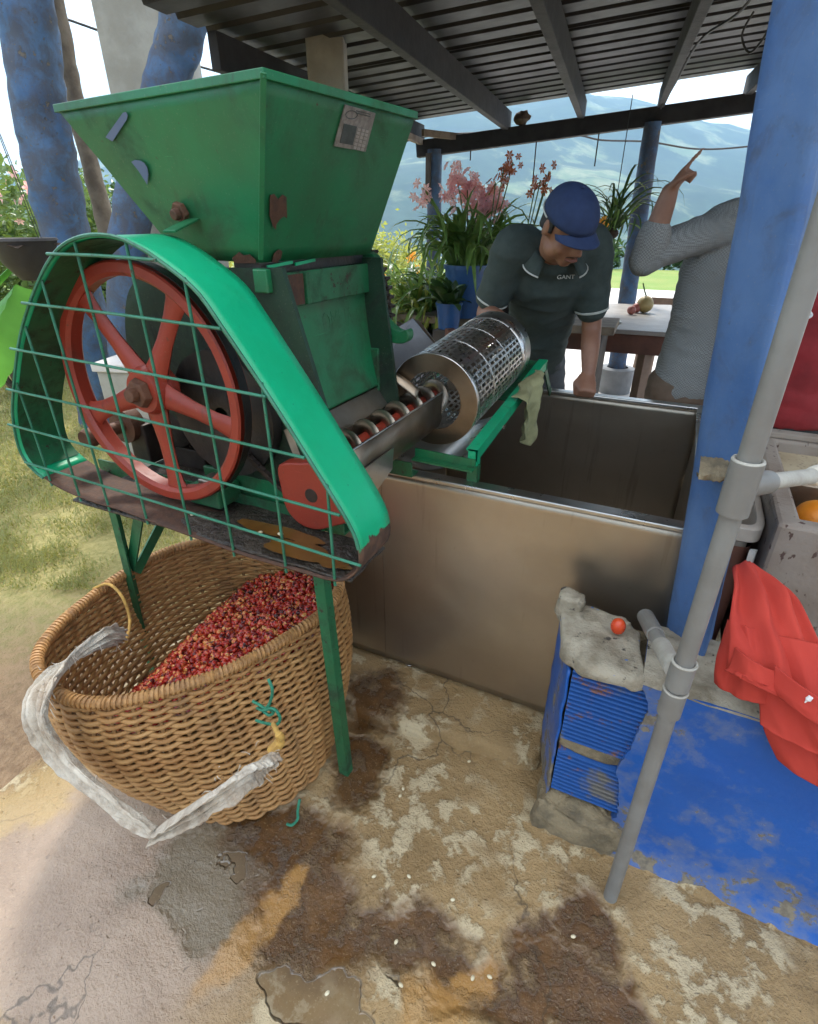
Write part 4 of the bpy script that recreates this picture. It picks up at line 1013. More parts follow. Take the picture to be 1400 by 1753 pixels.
# ================================================================== SLOTTED DRUM
DC0, DC1 = V(-.620, 1.45, 1.035), V(-.625, 2.03, 1.075); DR = .138
da = (DC1-DC0).normalized(); dxv = V(1, 0, 0); dxv = (dxv - da*dxv.dot(da)).normalized(); dzv = dxv.cross(da).normalized()
if dzv.z < 0: dzv = -dzv
D = thing('slotted_drum', DC0 + V(0, .29, -.14), 'shiny stainless cylinder perforated with rows of slots above the tank', 'drum')
def DP(y, a, r=DR): return DC0 + da*y + (dxv*math.cos(a) + dzv*math.sin(a))*r
def drum():
    L = .475; NA = 52; NL = 12; gy = .030; mb = MB(); 
    cell = 2*PI/NA; sl = L/NL
    for i in range(NL):
        for j in range(NA):
            off = .5*sl if j % 2 else 0; ya = .008 + i*sl + off; a0 = j*cell
            if ya + sl > L + .01: continue
            o = [(ya, a0), (ya+sl, a0), (ya+sl, a0+cell), (ya, a0+cell)]
            m, w = .0044, cell*.19
            h = [(ya+m, a0+w), (ya+sl-m, a0+w), (ya+sl-m, a0+cell-w), (ya+m, a0+cell-w)]
            k = len(mb.v); mb.v += [DP(*p) for p in o] + [DP(*p) for p in h]
            for q in range(4): mb.f.append((k+q, k+(q+1) % 4, k+4+(q+1) % 4, k+4+q))
    mb.build('slotted_shell', 'steel', D, solid=.0022)
    def band(y0, y1, r, name, mat):
        m = MB(); m.grid(lambda u, v: DP(y0 + (y1-y0)*v, 2*PI*u, r), 66, 2); return m.build(name, mat, D, smooth=True, solid=.003)
    band(-.006, .012, DR+.0012, 'front_band', 'steel'); band(.150, .156, DR+.0015, 'hoop', 'steel'); band(.315, .321, DR+.0015, 'hoop', 'steel')
    band(.472, .585, DR+.001, 'rear_band', 'steel')
    m = MB(); a = .92; m.grid(lambda u, v: DP(.01 + .47*u, a + .05*(v-.5), DR+.0018), 8, 2); m.build('seam_strip', 'steel', D, solid=.0015)
    # front annular plate
    MB().lathe([(.088, -.008), (DR, -.008), (DR, -.004), (.088, -.004)], DC0, 64, da, True).build('front_plate', 'steel_brown', D, smooth=True)
    MB().lathe([(.03, .58), (DR, .58), (DR, .584), (.03, .584)], DC0, 64, da, True).build('rear_plate', 'steel', D, smooth=True)
    MB().cyl(DC0 + da*.15, DC0 + da*.66, .018, .018, 18).build('drum_axle', 'steel_dull', D, smooth=True)
    for y in (.3, .5):
        for k in range(3): a = k*2*PI/3+.4; MB().bar(DC0 + da*y, DP(y, a, DR-.004), .012, .006).build('drum_spoke', 'steel_dull', D)
drum()
# ---- carrying frame in green angle iron
FR_ = thing('drum_frame', V(-.55, 1.75, .9), 'green angle iron frame carrying the slotted drum over the tank', 'frame')
A, B = V(-.447, 1.368, .935), V(-.452, 2.19, 1.022)
mb = MB(); angle_iron(mb, A, B, .034, .005, (-1, 0, 0), (0, 0, -1)); mb.build('long_rail', 'green_paint_fresh', FR_)
mb = MB(); angle_iron(mb, A+V(0, .0, .0), A+V(0, 0, -.062), .028, .005, (-1, 0, 0), (0, 1, 0)); mb.build('corner_post', 'green_paint_fresh', FR_)
mb = MB(); angle_iron(mb, V(-.450, 1.366, .878), V(-.640, 1.37, .880), .030, .005, (0, 0, 1), (0, -1, 0)); mb.build('cross_rail', 'green_paint', FR_)
mb = MB(); angle_iron(mb, V(-.85, 1.40, .90), V(-.85, 2.19, 1.0), .034, .005, (1, 0, 0), (0, 0, -1)); mb.build('long_rail', 'green_paint', FR_)
MB().bar(V(-.45, 2.18, 1.00), V(-.86, 2.18, .99), .005, .034).build('cross_rail', 'green_paint', FR_)
MB().prism([V(-.565, 1.80, .955), V(-.455, 1.80, .955), V(-.455, 2.18, .998), V(-.60, 2.18, .998)], (0, 0, .004)).build('tray_plate', 'green_paint_dark', FR_)
MB().box((-.475, 1.62, .925), (.06, .02, .012)).build('roller_pin', 'steel_dull', FR_, bevel=.002)
for p in ((-.447, 1.372), (-.85, 1.42)): MB().box((p[0]-.01, p[1], .862), (.03, .03, .05)).build('frame_foot', 'green_paint_dark', FR_)
for x in (-.46, -.84): MB().bar(V(x, 2.178, 1.0), V(x, 2.36, .845), .03, .006, (1, 0, 0)).build('rear_strut', 'green_paint_dark', FR_)
# bright chute sheet below the drum and wet grey chute behind it
ch = MB(); ch.grid(lambda u, v: (-.745 + .25*u, 1.39 + .42*v, .885 - .05*math.sin(PI*min(1, u*1.05)) + .03*v), 14, 8)
tag(ch.build('discharge_chute', 'steel', solid=.003, smooth=True), 'bright curved steel sheet under the front of the slotted drum', 'chute')
ck = MB(); ck.prism([V(-1.06, 1.80, 1.085), V(-.885, 1.86, 1.195), V(-.80, 1.90, 1.09), V(-.84, 1.80, .96), V(-1.02, 1.72, .93)], V(.003, .006, -.004)); c_ = ck.build('grey_chute', 'steel_grey', None, bevel=.002)
tag(c_, 'wet grey steel chute plate standing between gear and drum', 'chute')
MB().prism([V(-.886, 1.862, 1.196), V(-.868, 1.885, 1.180), V(-.79, 1.925, 1.07), V(-.80, 1.90, 1.09)], V(.002, .004, -.002)).build('folded_edge', 'steel_brown', c_)

# ================================================================== TANK
TX0, TX1, TY0, TY1, TZ0, TZ1 = -.96, .140, 1.345, 2.435, .070, .829
T = thing('steel_tank', ((TX0+TX1)/2, (TY0+TY1)/2, 0), 'open rectangular stainless steel tank with folded rim', 'tank')
def panel(name, a, b, nrm):
    mb = MB(); nu, nv = 40, 26
    mb.grid(lambda u, v: Vector(a).lerp(Vector(b), u) + V(0, 0, (TZ1-TZ0)*v) + Vector(nrm)*(.006*math.sin(PI*u)*math.sin(PI*v) + .0022*fbm((u*4, v*3, nrm[0]+2*nrm[1]), 1, 2, 3)), nu, nv)
    return mb.build(name, 'tank_steel', T, smooth=True, angle=60, solid=.003)
panel('front_panel', (TX0, TY0, TZ0), (TX1, TY0, TZ0), (0, -1, 0)); panel('rear_panel', (TX0, TY1, TZ0), (TX1, TY1, TZ0), (0, 1, 0))
panel('end_panel', (TX0, TY0, TZ0), (TX0, TY1, TZ0), (-1, 0, 0)); panel('end_panel', (TX1, TY0, TZ0), (TX1, TY1, TZ0), (1, 0, 0))
mb = MB(); mb.box(((TX0+TX1)/2, (TY0+TY1)/2, TZ0+.02), (TX1-TX0-.01, TY1-TY0-.01, .004)); mb.build('tank_floor', 'tank_steel', T)
for a, b in (((TX0-.012, TY0, 0), (TX1+.012, TY0, 0)), ((TX0-.012, TY1, 0), (TX1+.012, TY1, 0)), ((TX0, TY0+.018, 0), (TX0, TY1-.018, 0)), ((TX1, TY0+.018, 0), (TX1, TY1-.018, 0))):
    MB().bar(V(*a)+V(0, 0, TZ1+.006), V(*b)+V(0, 0, TZ1+.006), .044, .016).build('rim', 'steel', T, bevel=.004)
MB().box((-.742, TY0-.0085, .45), (.0022, .0015, .70)).build('weld_seam', 'steel_dull', T)
for x in (TX0+.3, TX1-.12, TX0+.06):
    for y in (TY0+.03, TY1-.05):
        MB().lathe([(.0, 0), (.026, 0), (.022, .006), (.012, .008), (.012, .028), (0, .028)], V(x, y, .050), 16).build('foot', 'steel', T, smooth=True)
# ================================================================== BASKET
RIMZ = .50
rim_pts = [(-.765, 1.05), (-.83, 1.2), (-.98, 1.29), (-1.17, 1.28), (-1.32, 1.22), (-1.43, 1.045), (-1.45, .83), (-1.385, .62), (-1.3, .52), (-1.15, .482), (-1.02, .525), (-.886, .67), (-.80, .864)]
NS = 46                                            # stakes
rim = resample(catmull([V(x, y, RIMZ) for x, y in rim_pts], 8, True), NS*6)
bc = V(-.985, .865, 0); rc = V(-1.1, .87, RIMZ)
bot = []
for p in rim:
    a = math.atan2(p.y-rc.y, p.x-rc.x); bot.append(bc + V(.255*math.cos(a), .27*math.sin(a), 0))
def wall_pt(i, t):
    "point of the basket wall at rim index i, height fraction t"
    k = i % (NS*6); s = 1-(1-t)**1.9
    p = bot[k].lerp(rim[k], s); p.z = .012 + (RIMZ-.012)*t
    a = math.atan2(p.y-rc.y, p.x-rc.x); bul = .030*math.sin(PI*min(1, t*1.02))**1.0
    p += V(math.cos(a), math.sin(a), 0)*bul
    return p
BK = thing('wicker_basket', (bc.x, bc.y, 0), 'large round woven cane basket under the pulper', 'basket')
def basket():
    rows = 46; rnd = random.Random(3)
    for r in range(rows):
        t0 = (r+.6)/(rows+.4); pts = []; seed = r; R = []
        for i in range(NS*6):
            ph = PI*i/6 + (PI if r % 2 else 0)
            t = t0 + .0055*nz((i/24.0, r*.25, 0), 1, 2) + .0022*nz((i/5.0, r*3.1, 4), 1)
            p = wall_pt(i, min(.995, t)); a = math.atan2(p.y-rc.y, p.x-rc.x)
            p += V(math.cos(a), math.sin(a), 0)*(.0072*math.cos(ph)); p.z -= .0022*math.cos(ph)
            pts.append(p); R.append(.0063*(1 + .22*nz((i/9.0, r*2.2, 9), 1)))
        MB().tube(pts, R, 6, closed=True).build('weaver', 'cane', BK, smooth=True, angle=80)
    for k in range(NS):
        pts = [wall_pt(k*6, .995*j/9) for j in range(10)]
        MB().tube(pts, .0055, 6).build('stake', 'cane_stake', BK, smooth=True, angle=80)
    # bound rim: core and wrapping
    pts = [p + V(0, 0, .006+.008*nz(p, 5, 3)) for p in rim]
    core = MB().tube(pts, .013, 8, closed=True).build('rim', 'cane_rim', BK, smooth=True)
    big = resample(pts, 210*12); wr = []
    for i, p in enumerate(big):
        q = big[(i+1) % len(big)]; d = (q-p).normalized(); x = d.cross(V(0, 0, 1)).normalized(); a = 2*PI*i/12 + .6*nz((i/60, 0, 0), 1)
        wr.append(p + (x*math.cos(a) + V(0, 0, 1)*math.sin(a))*.0135)
    MB().tube(wr, .0042, 4, closed=True).build('rim_binding', 'cane_rim', core, smooth=True, angle=80)
    mb = MB(); mb.v = [wall_pt(i*6, .004) for i in range(NS)] + [V(bc.x, bc.y, .014)]; mb.f = [(i, (i+1) % NS, NS) for i in range(NS)]; mb.build('base', 'cane_stake', BK)
basket()
# ---- pulp heap inside
def heap_z(x, y):
    s = (x+1.16)*.95 + (y-.66)*.14
    return max(.07, min(.435, .335 + (.30*s if s > 0 else 1.1*s))) + .018*fbm((x, y, 0), 6, 3, 7)
def inside(x, y, z, m=.02):
    t = (z-.012)/(RIMZ-.012); 
    a = math.atan2(y-rc.y, x-rc.x); best = min(range(0, NS*6, 4), key=lambda i: abs(math.atan2(math.sin(math.atan2(rim[i].y-rc.y, rim[i].x-rc.x)-a), math.cos(math.atan2(rim[i].y-rc.y, rim[i].x-rc.x)-a))))
    p = wall_pt(best, max(0, min(1, t))); return math.hypot(x-rc.x, y-rc.y) < math.hypot(p.x-rc.x, p.y-rc.y) - m
def cherry_mesh(seed):
    mb = MB(); mb.sphere((0, 0, 0), (1.05, .85, .80), 8, 6)
    for i, v in enumerate(mb.v):
        k = 1 + .16*nz(v, 1.3, seed)
        if v.z > .25 and seed % 3: k *= .62          # squeezed-out skins are cupped
        mb.v[i] = v*k
    me = mb.mesh('coffee_cherry', Vector()); me.materials.append(MATS['cherry'])
    for p in me.polygons: p.use_smooth = True
    return me
ch_mesh = [cherry_mesh(s) for s in range(6)]
def heap():
    rnd = random.Random(11); mb = MB(); n = 40
    ring = []
    pts = []
    for i in range(n+1):
        for j in range(n+1):
            x = -1.50 + .80*i/n; y = .44 + .90*j/n; pts.append((x, y))
    idx = {}; 
    for k, (x, y) in enumerate(pts): 
        z = heap_z(x, y)
        if inside(x, y, z, .012): idx[k] = len(mb.v); mb.v.append(V(x, y, z-.008))
    for i in range(n):
        for j in range(n):
            q = [i*(n+1)+j, i*(n+1)+j+1, (i+1)*(n+1)+j+1, (i+1)*(n+1)+j]
            if all(a in idx for a in q): mb.f.append(tuple(idx[a] for a in q))
    spots = []
    y = .46
    while y < 1.3:
        x = -1.46
        while x < -.72:
            xx = x + rnd.uniform(-.006, .006); yy = y + rnd.uniform(-.006, .006); z = heap_z(xx, yy)
            if inside(xx, yy, z): spots.append(V(xx, yy, z + rnd.uniform(-.003, .007)))
            x += .0150
        y += .0150
    # seen from the front: under the rim nearest things hide the rest; pick the ones nearest the viewer in the open part
    def vis(p):
        d = p - V(0, 0, EYE); t = (RIMZ-EYE)/d.z; q = V(0, 0, EYE) + d*t
        return inside(q.x, q.y, RIMZ, .015)
    eye = V(0, 0, EYE); order = sorted(range(len(spots)), key=lambda i: (not vis(spots[i]), (spots[i]-eye).length)); single = set(order[:300])
    tmpl = [([v.co.copy() for v in me.vertices], [tuple(p.vertices) for p in me.polygons]) for me in ch_mesh]
    for i, p in enumerate(spots):
        s = rnd.choice((.008, .0095, .011, .0125, .014))*rnd.uniform(.9, 1.1); R = Matrix.Rotation(rnd.uniform(0, 6.28), 4, 'Z') @ Matrix.Rotation(rnd.uniform(-1.2, 1.2), 4, 'X') @ Matrix.Rotation(rnd.uniform(-1.2, 1.2), 4, 'Y')
        Mx = Matrix.Translation(p) @ R @ Matrix.Scale(s, 4); k = rnd.randrange(6)
        if i in single:
            o = inst('coffee_cherry', ch_mesh[k], Mx); tag(o, 'small red squeezed coffee cherry skin in the wicker basket', 'cherry', 'coffee cherry skins in the basket')
        else: mb.add([Mx @ v for v in tmpl[k][0]], tmpl[k][1])
    o = mb.build('coffee_pulp', 'cherry', smooth=True, angle=80); tag(o, 'heap of red and brown coffee cherry skins filling the wicker basket', 'coffee pulp', None, 'stuff')
heap()
# ---- sacking strap, twine
def ribbon(name, pts, widths, side, mat, folds=7, amp=.012, par=None, seed=0, nv=46, per=22):
    c = catmull(pts, per); n = len(c); mb = MB(); side = [Vector(s).normalized() for s in side]
    for i in range(n):
        t = i/(n-1); f = t*(len(widths)-1); k = min(int(f), len(widths)-2); w = widths[k] + (widths[k+1]-widths[k])*(f-k)
        f = t*(len(side)-1); k = min(int(f), len(side)-2); s = side[k].lerp(side[k+1], f-k).normalized()
        d = (c[min(n-1, i+1)]-c[max(0, i-1)]).normalized(); up = s.cross(d).normalized()
        for j in range(nv+1):
            v = j/nv-.5
            o = up*(amp*math.sin(v*folds*PI + 1.7*nz((t*3, v*2, seed), 1) + seed) + amp*1.2*nz((t*9, v*7, seed+3), 1) + amp*.3*nz((t*26, v*13, seed+6), 1) - .02*(v*2)**2)
            edge = .011*nz((t*40, v*3, seed+9), 1)*(abs(v) > .42)
            mb.v.append(c[i] + s*(w*v + edge) + o)
    for i in range(n-1):
        for j in range(nv): a = i*(nv+1)+j; mb.f.append((a, a+1, a+nv+2, a+nv+1))
    return mb.build(name, mat, par, smooth=True, angle=80, solid=.003)
ST = thing('sacking_strap', (-1.1, .44, .05), 'frayed white sacking strap looped on the front of the wicker basket', 'strap')
sp_ = [PZ(215, 1095, .47), PZ(175, 1100, .535), PZ(105, 1150, .53), PY(72, 1215, .42), PY(110, 1290, .415), PY(200, 1370, .415), PY(268, 1418, .42)]
ribbon('strap_band', sp_, [.05, .085, .080, .095, .105, .085, .03], [(0, 1, .5), (0, .8, .5), (.55, .45, .4), (.9, 0, .3), (.8, 0, .6), (.5, 0, .8), (.3, 0, .9)], 'sacking', 9, .006, ST, 1)
sp2 = [PY(262, 1424, .42), PY(330, 1385, .45), PY(400, 1335, .49), PY(445, 1305, .55), PY(470, 1288, .585)]
ribbon('strap_band', sp2, [.03, .085, .090, .075, .02], [(.3, 0, .9), (.25, 0, .95), (.3, 0, .9), (.4, 0, .9), (.5, .2, .8)], 'sacking', 8, .006, ST, 4)
rnd = random.Random(4)
for k in range(90):
    path, w = (sp_, .035) if k % 3 else (sp2, .03); c = catmull(path, 6); p = rnd.choice(c[2:-2]); q = p + V(rnd.uniform(-1, 1)*w, rnd.uniform(-.01, .008), rnd.uniform(-1, 1)*w)
    mb = MB(); e = q + V(rnd.uniform(-.018, .018), rnd.uniform(-.012, .006), rnd.uniform(-.03, .016)); mb.tube([q, q.lerp(e, .5) + V(rnd.uniform(-.004, .004), 0, rnd.uniform(-.004, .004)), e], [.0011, .0009, .0004], 4); mb.build('frayed_thread', 'sacking', ST)
MB().tube(catmull([sp2[-1] + V(-.01, 0, -.004), sp2[-1] + V(.005, .02, .02), PY(475, 1255, .60), PY(468, 1240, .63)], 6), [.012]*6 + [.009]*6 + [.006]*7, 8).build('twine_end', 'twine_yellow', ST, smooth=True)
tw = [wall_pt(i, .93) for i in (0,)]
MB().tube(catmull([PZ(160, 1008, .512), PZ(185, 1000, .53), PZ(208, 1020, .52), PZ(222, 1060, .46), PZ(216, 1098, .465)], 8), .0045, 7).build('twine_loop', 'twine_yellow', ST, smooth=True)
gt = thing('green_twine', PY(455, 1215, .66), 'knotted green plastic twine on the front of the basket', 'twine')
for path in ([(432, 1200), (445, 1207), (455, 1212), (463, 1200), (466, 1180), (459, 1162)], [(455, 1212), (470, 1214), (479, 1228), (474, 1240), (455, 1238), (438, 1233)], [(440, 1212), (450, 1216), (462, 1214), (468, 1220), (460, 1224), (450, 1216)]):
    MB().tube(catmull([PY(*q, .655 + .008*nz((q[0], q[1], 0), .13)) for q in path], 6), .0036, 6).build('strand', 'twine_green', gt, smooth=True)
g2 = MB().tube(catmull([V(-.705, .745, .055), V(-.70, .725, .03), V(-.695, .715, .012), V(-.70, .695, .010), V(-.715, .69, .012)], 6), .004, 6).build('twine_scrap', 'twine_green', smooth=True)
tag(g2, 'green twine scrap at the foot of the basket', 'twine')

# ================================================================== PIPES
def pipe():
    P = thing('grey_pipe', (.13, .898, 0), 'tall grey plastic water pipe in front of the blue column', 'pipe'); r = .0165; x, y = .129, .897
    MB().cyl(V(x, y, -.03), V(x, y, 3.0), r, r, 28).build('riser', 'pvc_grey', P, smooth=True)
    def sleeve(z0, z1, rr=.0218, name='coupling'): return MB().lathe([(r, 0), (rr, 0), (rr, .002), (rr, z1-z0-.002), (rr, z1-z0), (r, z1-z0)], V(x, y, z0), 28).build(name, 'pvc_grey', P, smooth=True, angle=50)
    sleeve(.655, .715); sleeve(.725, .785, .0218, 'tee'); sleeve(1.098, 1.185, .0235, 'tee')
    for z in (.717, .786, 1.186): MB().tube([V(x + (r+.004)*math.cos(2*PI*i/24), y + (r+.004)*math.sin(2*PI*i/24), z) for i in range(24)], .003, 6, closed=True).build('glue_bead', 'pvc_grime', P)
    # side stub from the lower tee, cut open at the end
    e = PZ(1103, 1052, .655); s = V(x, y, .745)
    MB().cyl(s.lerp(e, .12), s.lerp(e, .45), .0185, .0195, 20).build('stub_socket', 'pvc_grime', P, smooth=True)
    MB().cyl(s.lerp(e, .34), s.lerp(e, .80), .0165, .0165, 20).build('stub_pipe', 'pvc_grey', P, smooth=True)
    MB().cyl(s.lerp(e, .62), s.lerp(e, .97), .0195, .0195, 20).build('stub_valve', 'pvc_grey', P, bevel=.003)
    # arm from the upper tee to the tap over the washtub
    a = V(x, y, 1.145); b = V(.268, 1.10, 1.10) + V(.06, .085, -.008)
    MB().cyl(a, a.lerp(b, .22), .021, .019, 20).build('tee_arm', 'pvc_grey', P, smooth=True)
    MB().cyl(a.lerp(b, .18), b, .0135, .0135, 20).build('tap_pipe', 'pvc_grime', P, smooth=True)
    MB().tube([a.lerp(b, t) for t in (.62, .66, .72, .80, .86, .90)], [.0145, .018, .0195, .0185, .019, .0145], 18).build('thread_tape', 'tape_white', P, smooth=True)
    c = a.lerp(b, .93); MB().lathe([(.0, 0), (.020, 0), (.022, .02), (.015, .035), (.015, .05), (0, .05)], c - V(0, 0, .015), 16).build('tap_body', 'steel_dull', P, smooth=True)
    MB().bar(c + V(-.02, -.01, .04), c + V(.035, .02, .045), .012, .008).build('tap_lever', 'rust_iron', P, bevel=.002)
pipe()

# ================================================================== WASHTUB
def washtub():
    T = thing('washtub', (.72, 1.65, 0), 'speckled concrete washtub with two basins at the right edge', 'sink'); z1 = .90; x0, x1, y0, y1 = .285, 1.15, 1.33, 2.00; ym = 1.615; w = .05
    def wallb(name, X0, X1, Y0, Y1, Z0, Z1, mat='tub_concrete', bev=.008): MB().box(((X0+X1)/2, (Y0+Y1)/2, (Z0+Z1)/2), (X1-X0, Y1-Y0, Z1-Z0)).build(name, mat, T, bevel=bev)
    mb = MB(); oc = [(x0, y0), (x1, y0), (x1, y1), (x0, y1)]; ic = [(x0+w, y0+w), (x1-w, y0+w), (x1-w, y1-w), (x0+w, y1-w)]
    for c_, z_ in ((oc, .42), (oc, z1), (ic, z1), (ic, .46)): mb.v += [V(a, b, z_) for a, b in c_]
    for r_ in range(3):
        for q_ in range(4): mb.f.append((r_*4+q_, r_*4+(q_+1) % 4, (r_+1)*4+(q_+1) % 4, (r_+1)*4+q_))
    mb.f.append((3, 2, 1, 0)); mb.f.append((12, 13, 14, 15)); mb.build('basin_shell', 'tub_concrete', T, bevel=.010)
    wallb('rear_curb', x0+.004, x1-.004, y1-w+.006, y1-.004, z1+.001, z1+.020, 'tub_concrete', .004)
    wallb('divider', x0+w, x1-w, ym, ym+.04, .42, z1-.004, 'steel_brown')
    wallb('basin_floor', x0+w, x1-w, y0+w, ym, .42, .80, 'terrazzo', .002)
    mb = MB(); mb.prism([V(x0+w, ym+.04, .835), V(x0+w, y1-w, .862), V(x0+w, y1-w, .42), V(x0+w, ym+.04, .42)], (x1-x0-2*w, 0, 0)); mb.build('washboard', 'terrazzo', T)
    wallb('pedestal', x0+.08, x1-.08, y0+.14, y1-.10, 0, .425, 'tub_concrete')
    mb = MB(); c = PZ(1387, 795, .852); mb.lathe([(.0, -.004), (.012, -.003), (.013, .004), (.016, .005)], c, 18); mb.build('drain_hole', 'dark_iron', T)
washtub()
of = MB().sphere(PZ(1398, 888, .845), (.052, .052, .046), 20, 12).build('orange', 'orange_fruit', smooth=True); tag(of, 'bright orange fruit lying in the concrete washtub basin', 'fruit')
def tub():
    t = thing('plastic_tub', (.213, 1.53, .0), 'tan plastic bin with thick rim between column and washtub', 'bin'); cx, cy_ = .213, 1.53; z = .855
    def ring(hx, hy, z, n=48, p=5): return [V(cx + hx*math.copysign(abs(math.cos(2*PI*i/n))**(2/p), math.cos(2*PI*i/n)), cy_ + hy*math.copysign(abs(math.sin(2*PI*i/n))**(2/p), math.sin(2*PI*i/n)), z) for i in range(n)]
    def shell(rs, name, mat):
        mb = MB(); n = 48
        for r in rs: mb.v += r
        for i in range(len(rs)-1):
            for j in range(n): mb.f.append((i*n+j, i*n+(j+1) % n, (i+1)*n+(j+1) % n, (i+1)*n+j))
        return mb.build(name, mat, t, smooth=True, angle=50)
    shell([ring(.045, .13, .06), ring(.055, .15, z-.06)], 'bin_body', 'wood_red')
    shell([ring(.056, .152, z-.045), ring(.067, .165, z-.036), ring(.067, .165, z-.004), ring(.063, .160, z), ring(.050, .145, z), ring(.047, .142, z-.006), ring(.045, .14, z-.20)], 'bin_rim', 'plastic_tan')
    shell([ring(.001, .001, z-.19), ring(.0445, .139, z-.19)], 'bin_content', 'black_grease')
    MB().prism([V(.255, 1.362, .80), V(.270, 1.365, .80), V(.272, 1.365, .73), V(.258, 1.362, .71)], (.004, .01, 0)).build('bin_clip', 'plastic_white', t)
    shell([ring(.043, .12, 0), ring(.046, .13, .07)], 'bin_foot', 'wood_red')
tub()

# ================================================================== RED SWEATSHIRT on the wall
def sweatshirt():
    S = thing('red_sweatshirt', (.40, 1.08, .40), 'crumpled red sweatshirt thrown over the blue wall', 'clothing')
    def sheet(keys, name, nu=60, nv=50, amp=.012, folds=5, seed=1, th=.006):
        # keys: rows from top to hem, each a (left, right) pair of points
        L = catmull([k[0] for k in keys], 12); R = catmull([k[1] for k in keys], 12); n = len(L); mb = MB()
        for i in range(n):
            for j in range(nv+1):
                v = j/nv; p = L[i].lerp(R[i], v); t = i/(n-1)
                ax = (R[i]-L[i]).normalized(); d = (L[min(n-1, i+1)]-L[max(0, i-1)]).normalized(); nn = ax.cross(d).normalized()
                if nn.y > 0: nn = -nn
                ph = folds*PI*v*.8 + 1.6*nz((t*1.2, v*1.5, seed), 1)
                ridge = (.5+.5*math.sin(ph*1.6))*min(1, t*3+.15)
                p = p + nn*(amp*(1.9*ridge*(1-.6*t) + 1.1*nz((t*2.2, v*3.5, seed+2), 1) + .5*nz((t*5, v*8, seed+5), 1)) + .022*math.sin(PI*v))
                mb.v.append(p)
        for i in range(n-1):
            for j in range(nv): a = i*(nv+1)+j; mb.f.append((a, a+1, a+nv+2, a+nv+1))
        return mb.build(name, 'fleece_red', S, smooth=True, angle=80, solid=th)
    # lower layer hanging against the wall
    sheet([(PY(1262, 1085, 1.05), PY(1420, 1120, 1.05)), (PY(1300, 1190, 1.012), PY(1460, 1220, 1.012)), (PY(1305, 1240, 1.0), PY(1480, 1290, 1.0)), (PY(1330, 1300, .992), PY(1490, 1385, .992))], 'lower_fold', amp=.007, folds=3, seed=7)
    sheet([(PY(1258, 1075, 1.06), PY(1430, 1110, 1.05)), (PY(1285, 1150, 1.006), PY(1450, 1200, 1.0)), (PY(1298, 1195, .985), PY(1470, 1270, .98)), (PY(1300, 1236, .975), PY(1480, 1318, .97))], 'middle_fold', amp=.008, folds=3, seed=4)
    sheet([(PY(1245, 1060, 1.06), PY(1300, 1080, 1.04)), (PY(1228, 1120, 1.022), PY(1320, 1140, 1.0)), (PY(1222, 1168, 1.012), PY(1330, 1205, .985))], 'sleeve_end', amp=.007, folds=3, seed=2)
    # upper layer: bunched at the top left, sweeping down to a ribbed hem on the right
    up = sheet([(PY(1252, 972, 1.20), PY(1290, 976, 1.22)), (PY(1246, 1010, 1.12), PY(1345, 1030, 1.17)), (PY(1242, 1060, 1.05), PY(1385, 1085, 1.10)), (PY(1243, 1105, 1.0), PY(1430, 1160, 1.03)), (PY(1243, 1142, .985), PY(1455, 1240, .985))], 'body_fold', 70, 64, .013, 5, 3)
    sheet([(PY(1258, 1108, .985), PY(1330, 1150, .965)), (PY(1248, 1140, .972), PY(1332, 1180, .955)), (PY(1240, 1146, .968), PY(1330, 1192, .95))], 'ribbed_hem', amp=.002, folds=2, seed=9, th=.005)
    sheet([(PY(1325, 1140, .965), PY(1460, 1225, .95)), (PY(1322, 1172, .955), PY(1462, 1258, .945)), (PY(1326, 1186, .952), PY(1462, 1272, .942))], 'ribbed_hem', amp=.002, folds=2, seed=5, th=.005)
    a = PY(1388, 1193, .935); b = PY(1373, 1206, .935); MB().tube([a, a.lerp(b, .3), a.lerp(b, .5), b], [.004, .005, .0018, .0012], 8).build('small_emblem', 'logo_white', S)
sweatshirt()
# cloth over the green rail
def rag():
    A0, B0_ = V(-.447, 1.74, .98), V(-.447, 2.02, 1.01); mb = MB(); nu, nv = 34, 40
    def fn(u, v):
        p = A0.lerp(B0_, u); d = v
        x = -.018 + .045*min(1, d/.18) + .010*math.sin(u*9 + d*3); z = .010 - max(0, d-.10)*(.19 + .06*math.sin(u*PI) - .10*abs(u-.45))
        return p + V(x + .012*math.sin(u*13 + nz((u*2, d*3, 0), 1)*2)*d + .01*nz((u*6, d*6, 2), 1), (u-.5)*-.06*d + .008*nz((u*5, d*5, 7), 1), z)
    mb.grid(fn, nu, nv); o = mb.build('work_rag', 'cloth_olive', smooth=True, angle=80, solid=.003); tag(o, 'limp olive cloth hanging over the green frame rail', 'cloth')
rag()
# fruit on the wall end
f = thing('tomato', PZ(1058, 1085, .612), 'small ripe red tomato on the broken end of the blue wall', 'tomato')
MB().sphere(PZ(1058, 1072, .632), (.0175, .0175, .022), 20, 14).build('flesh', 'tomato', f, smooth=True)
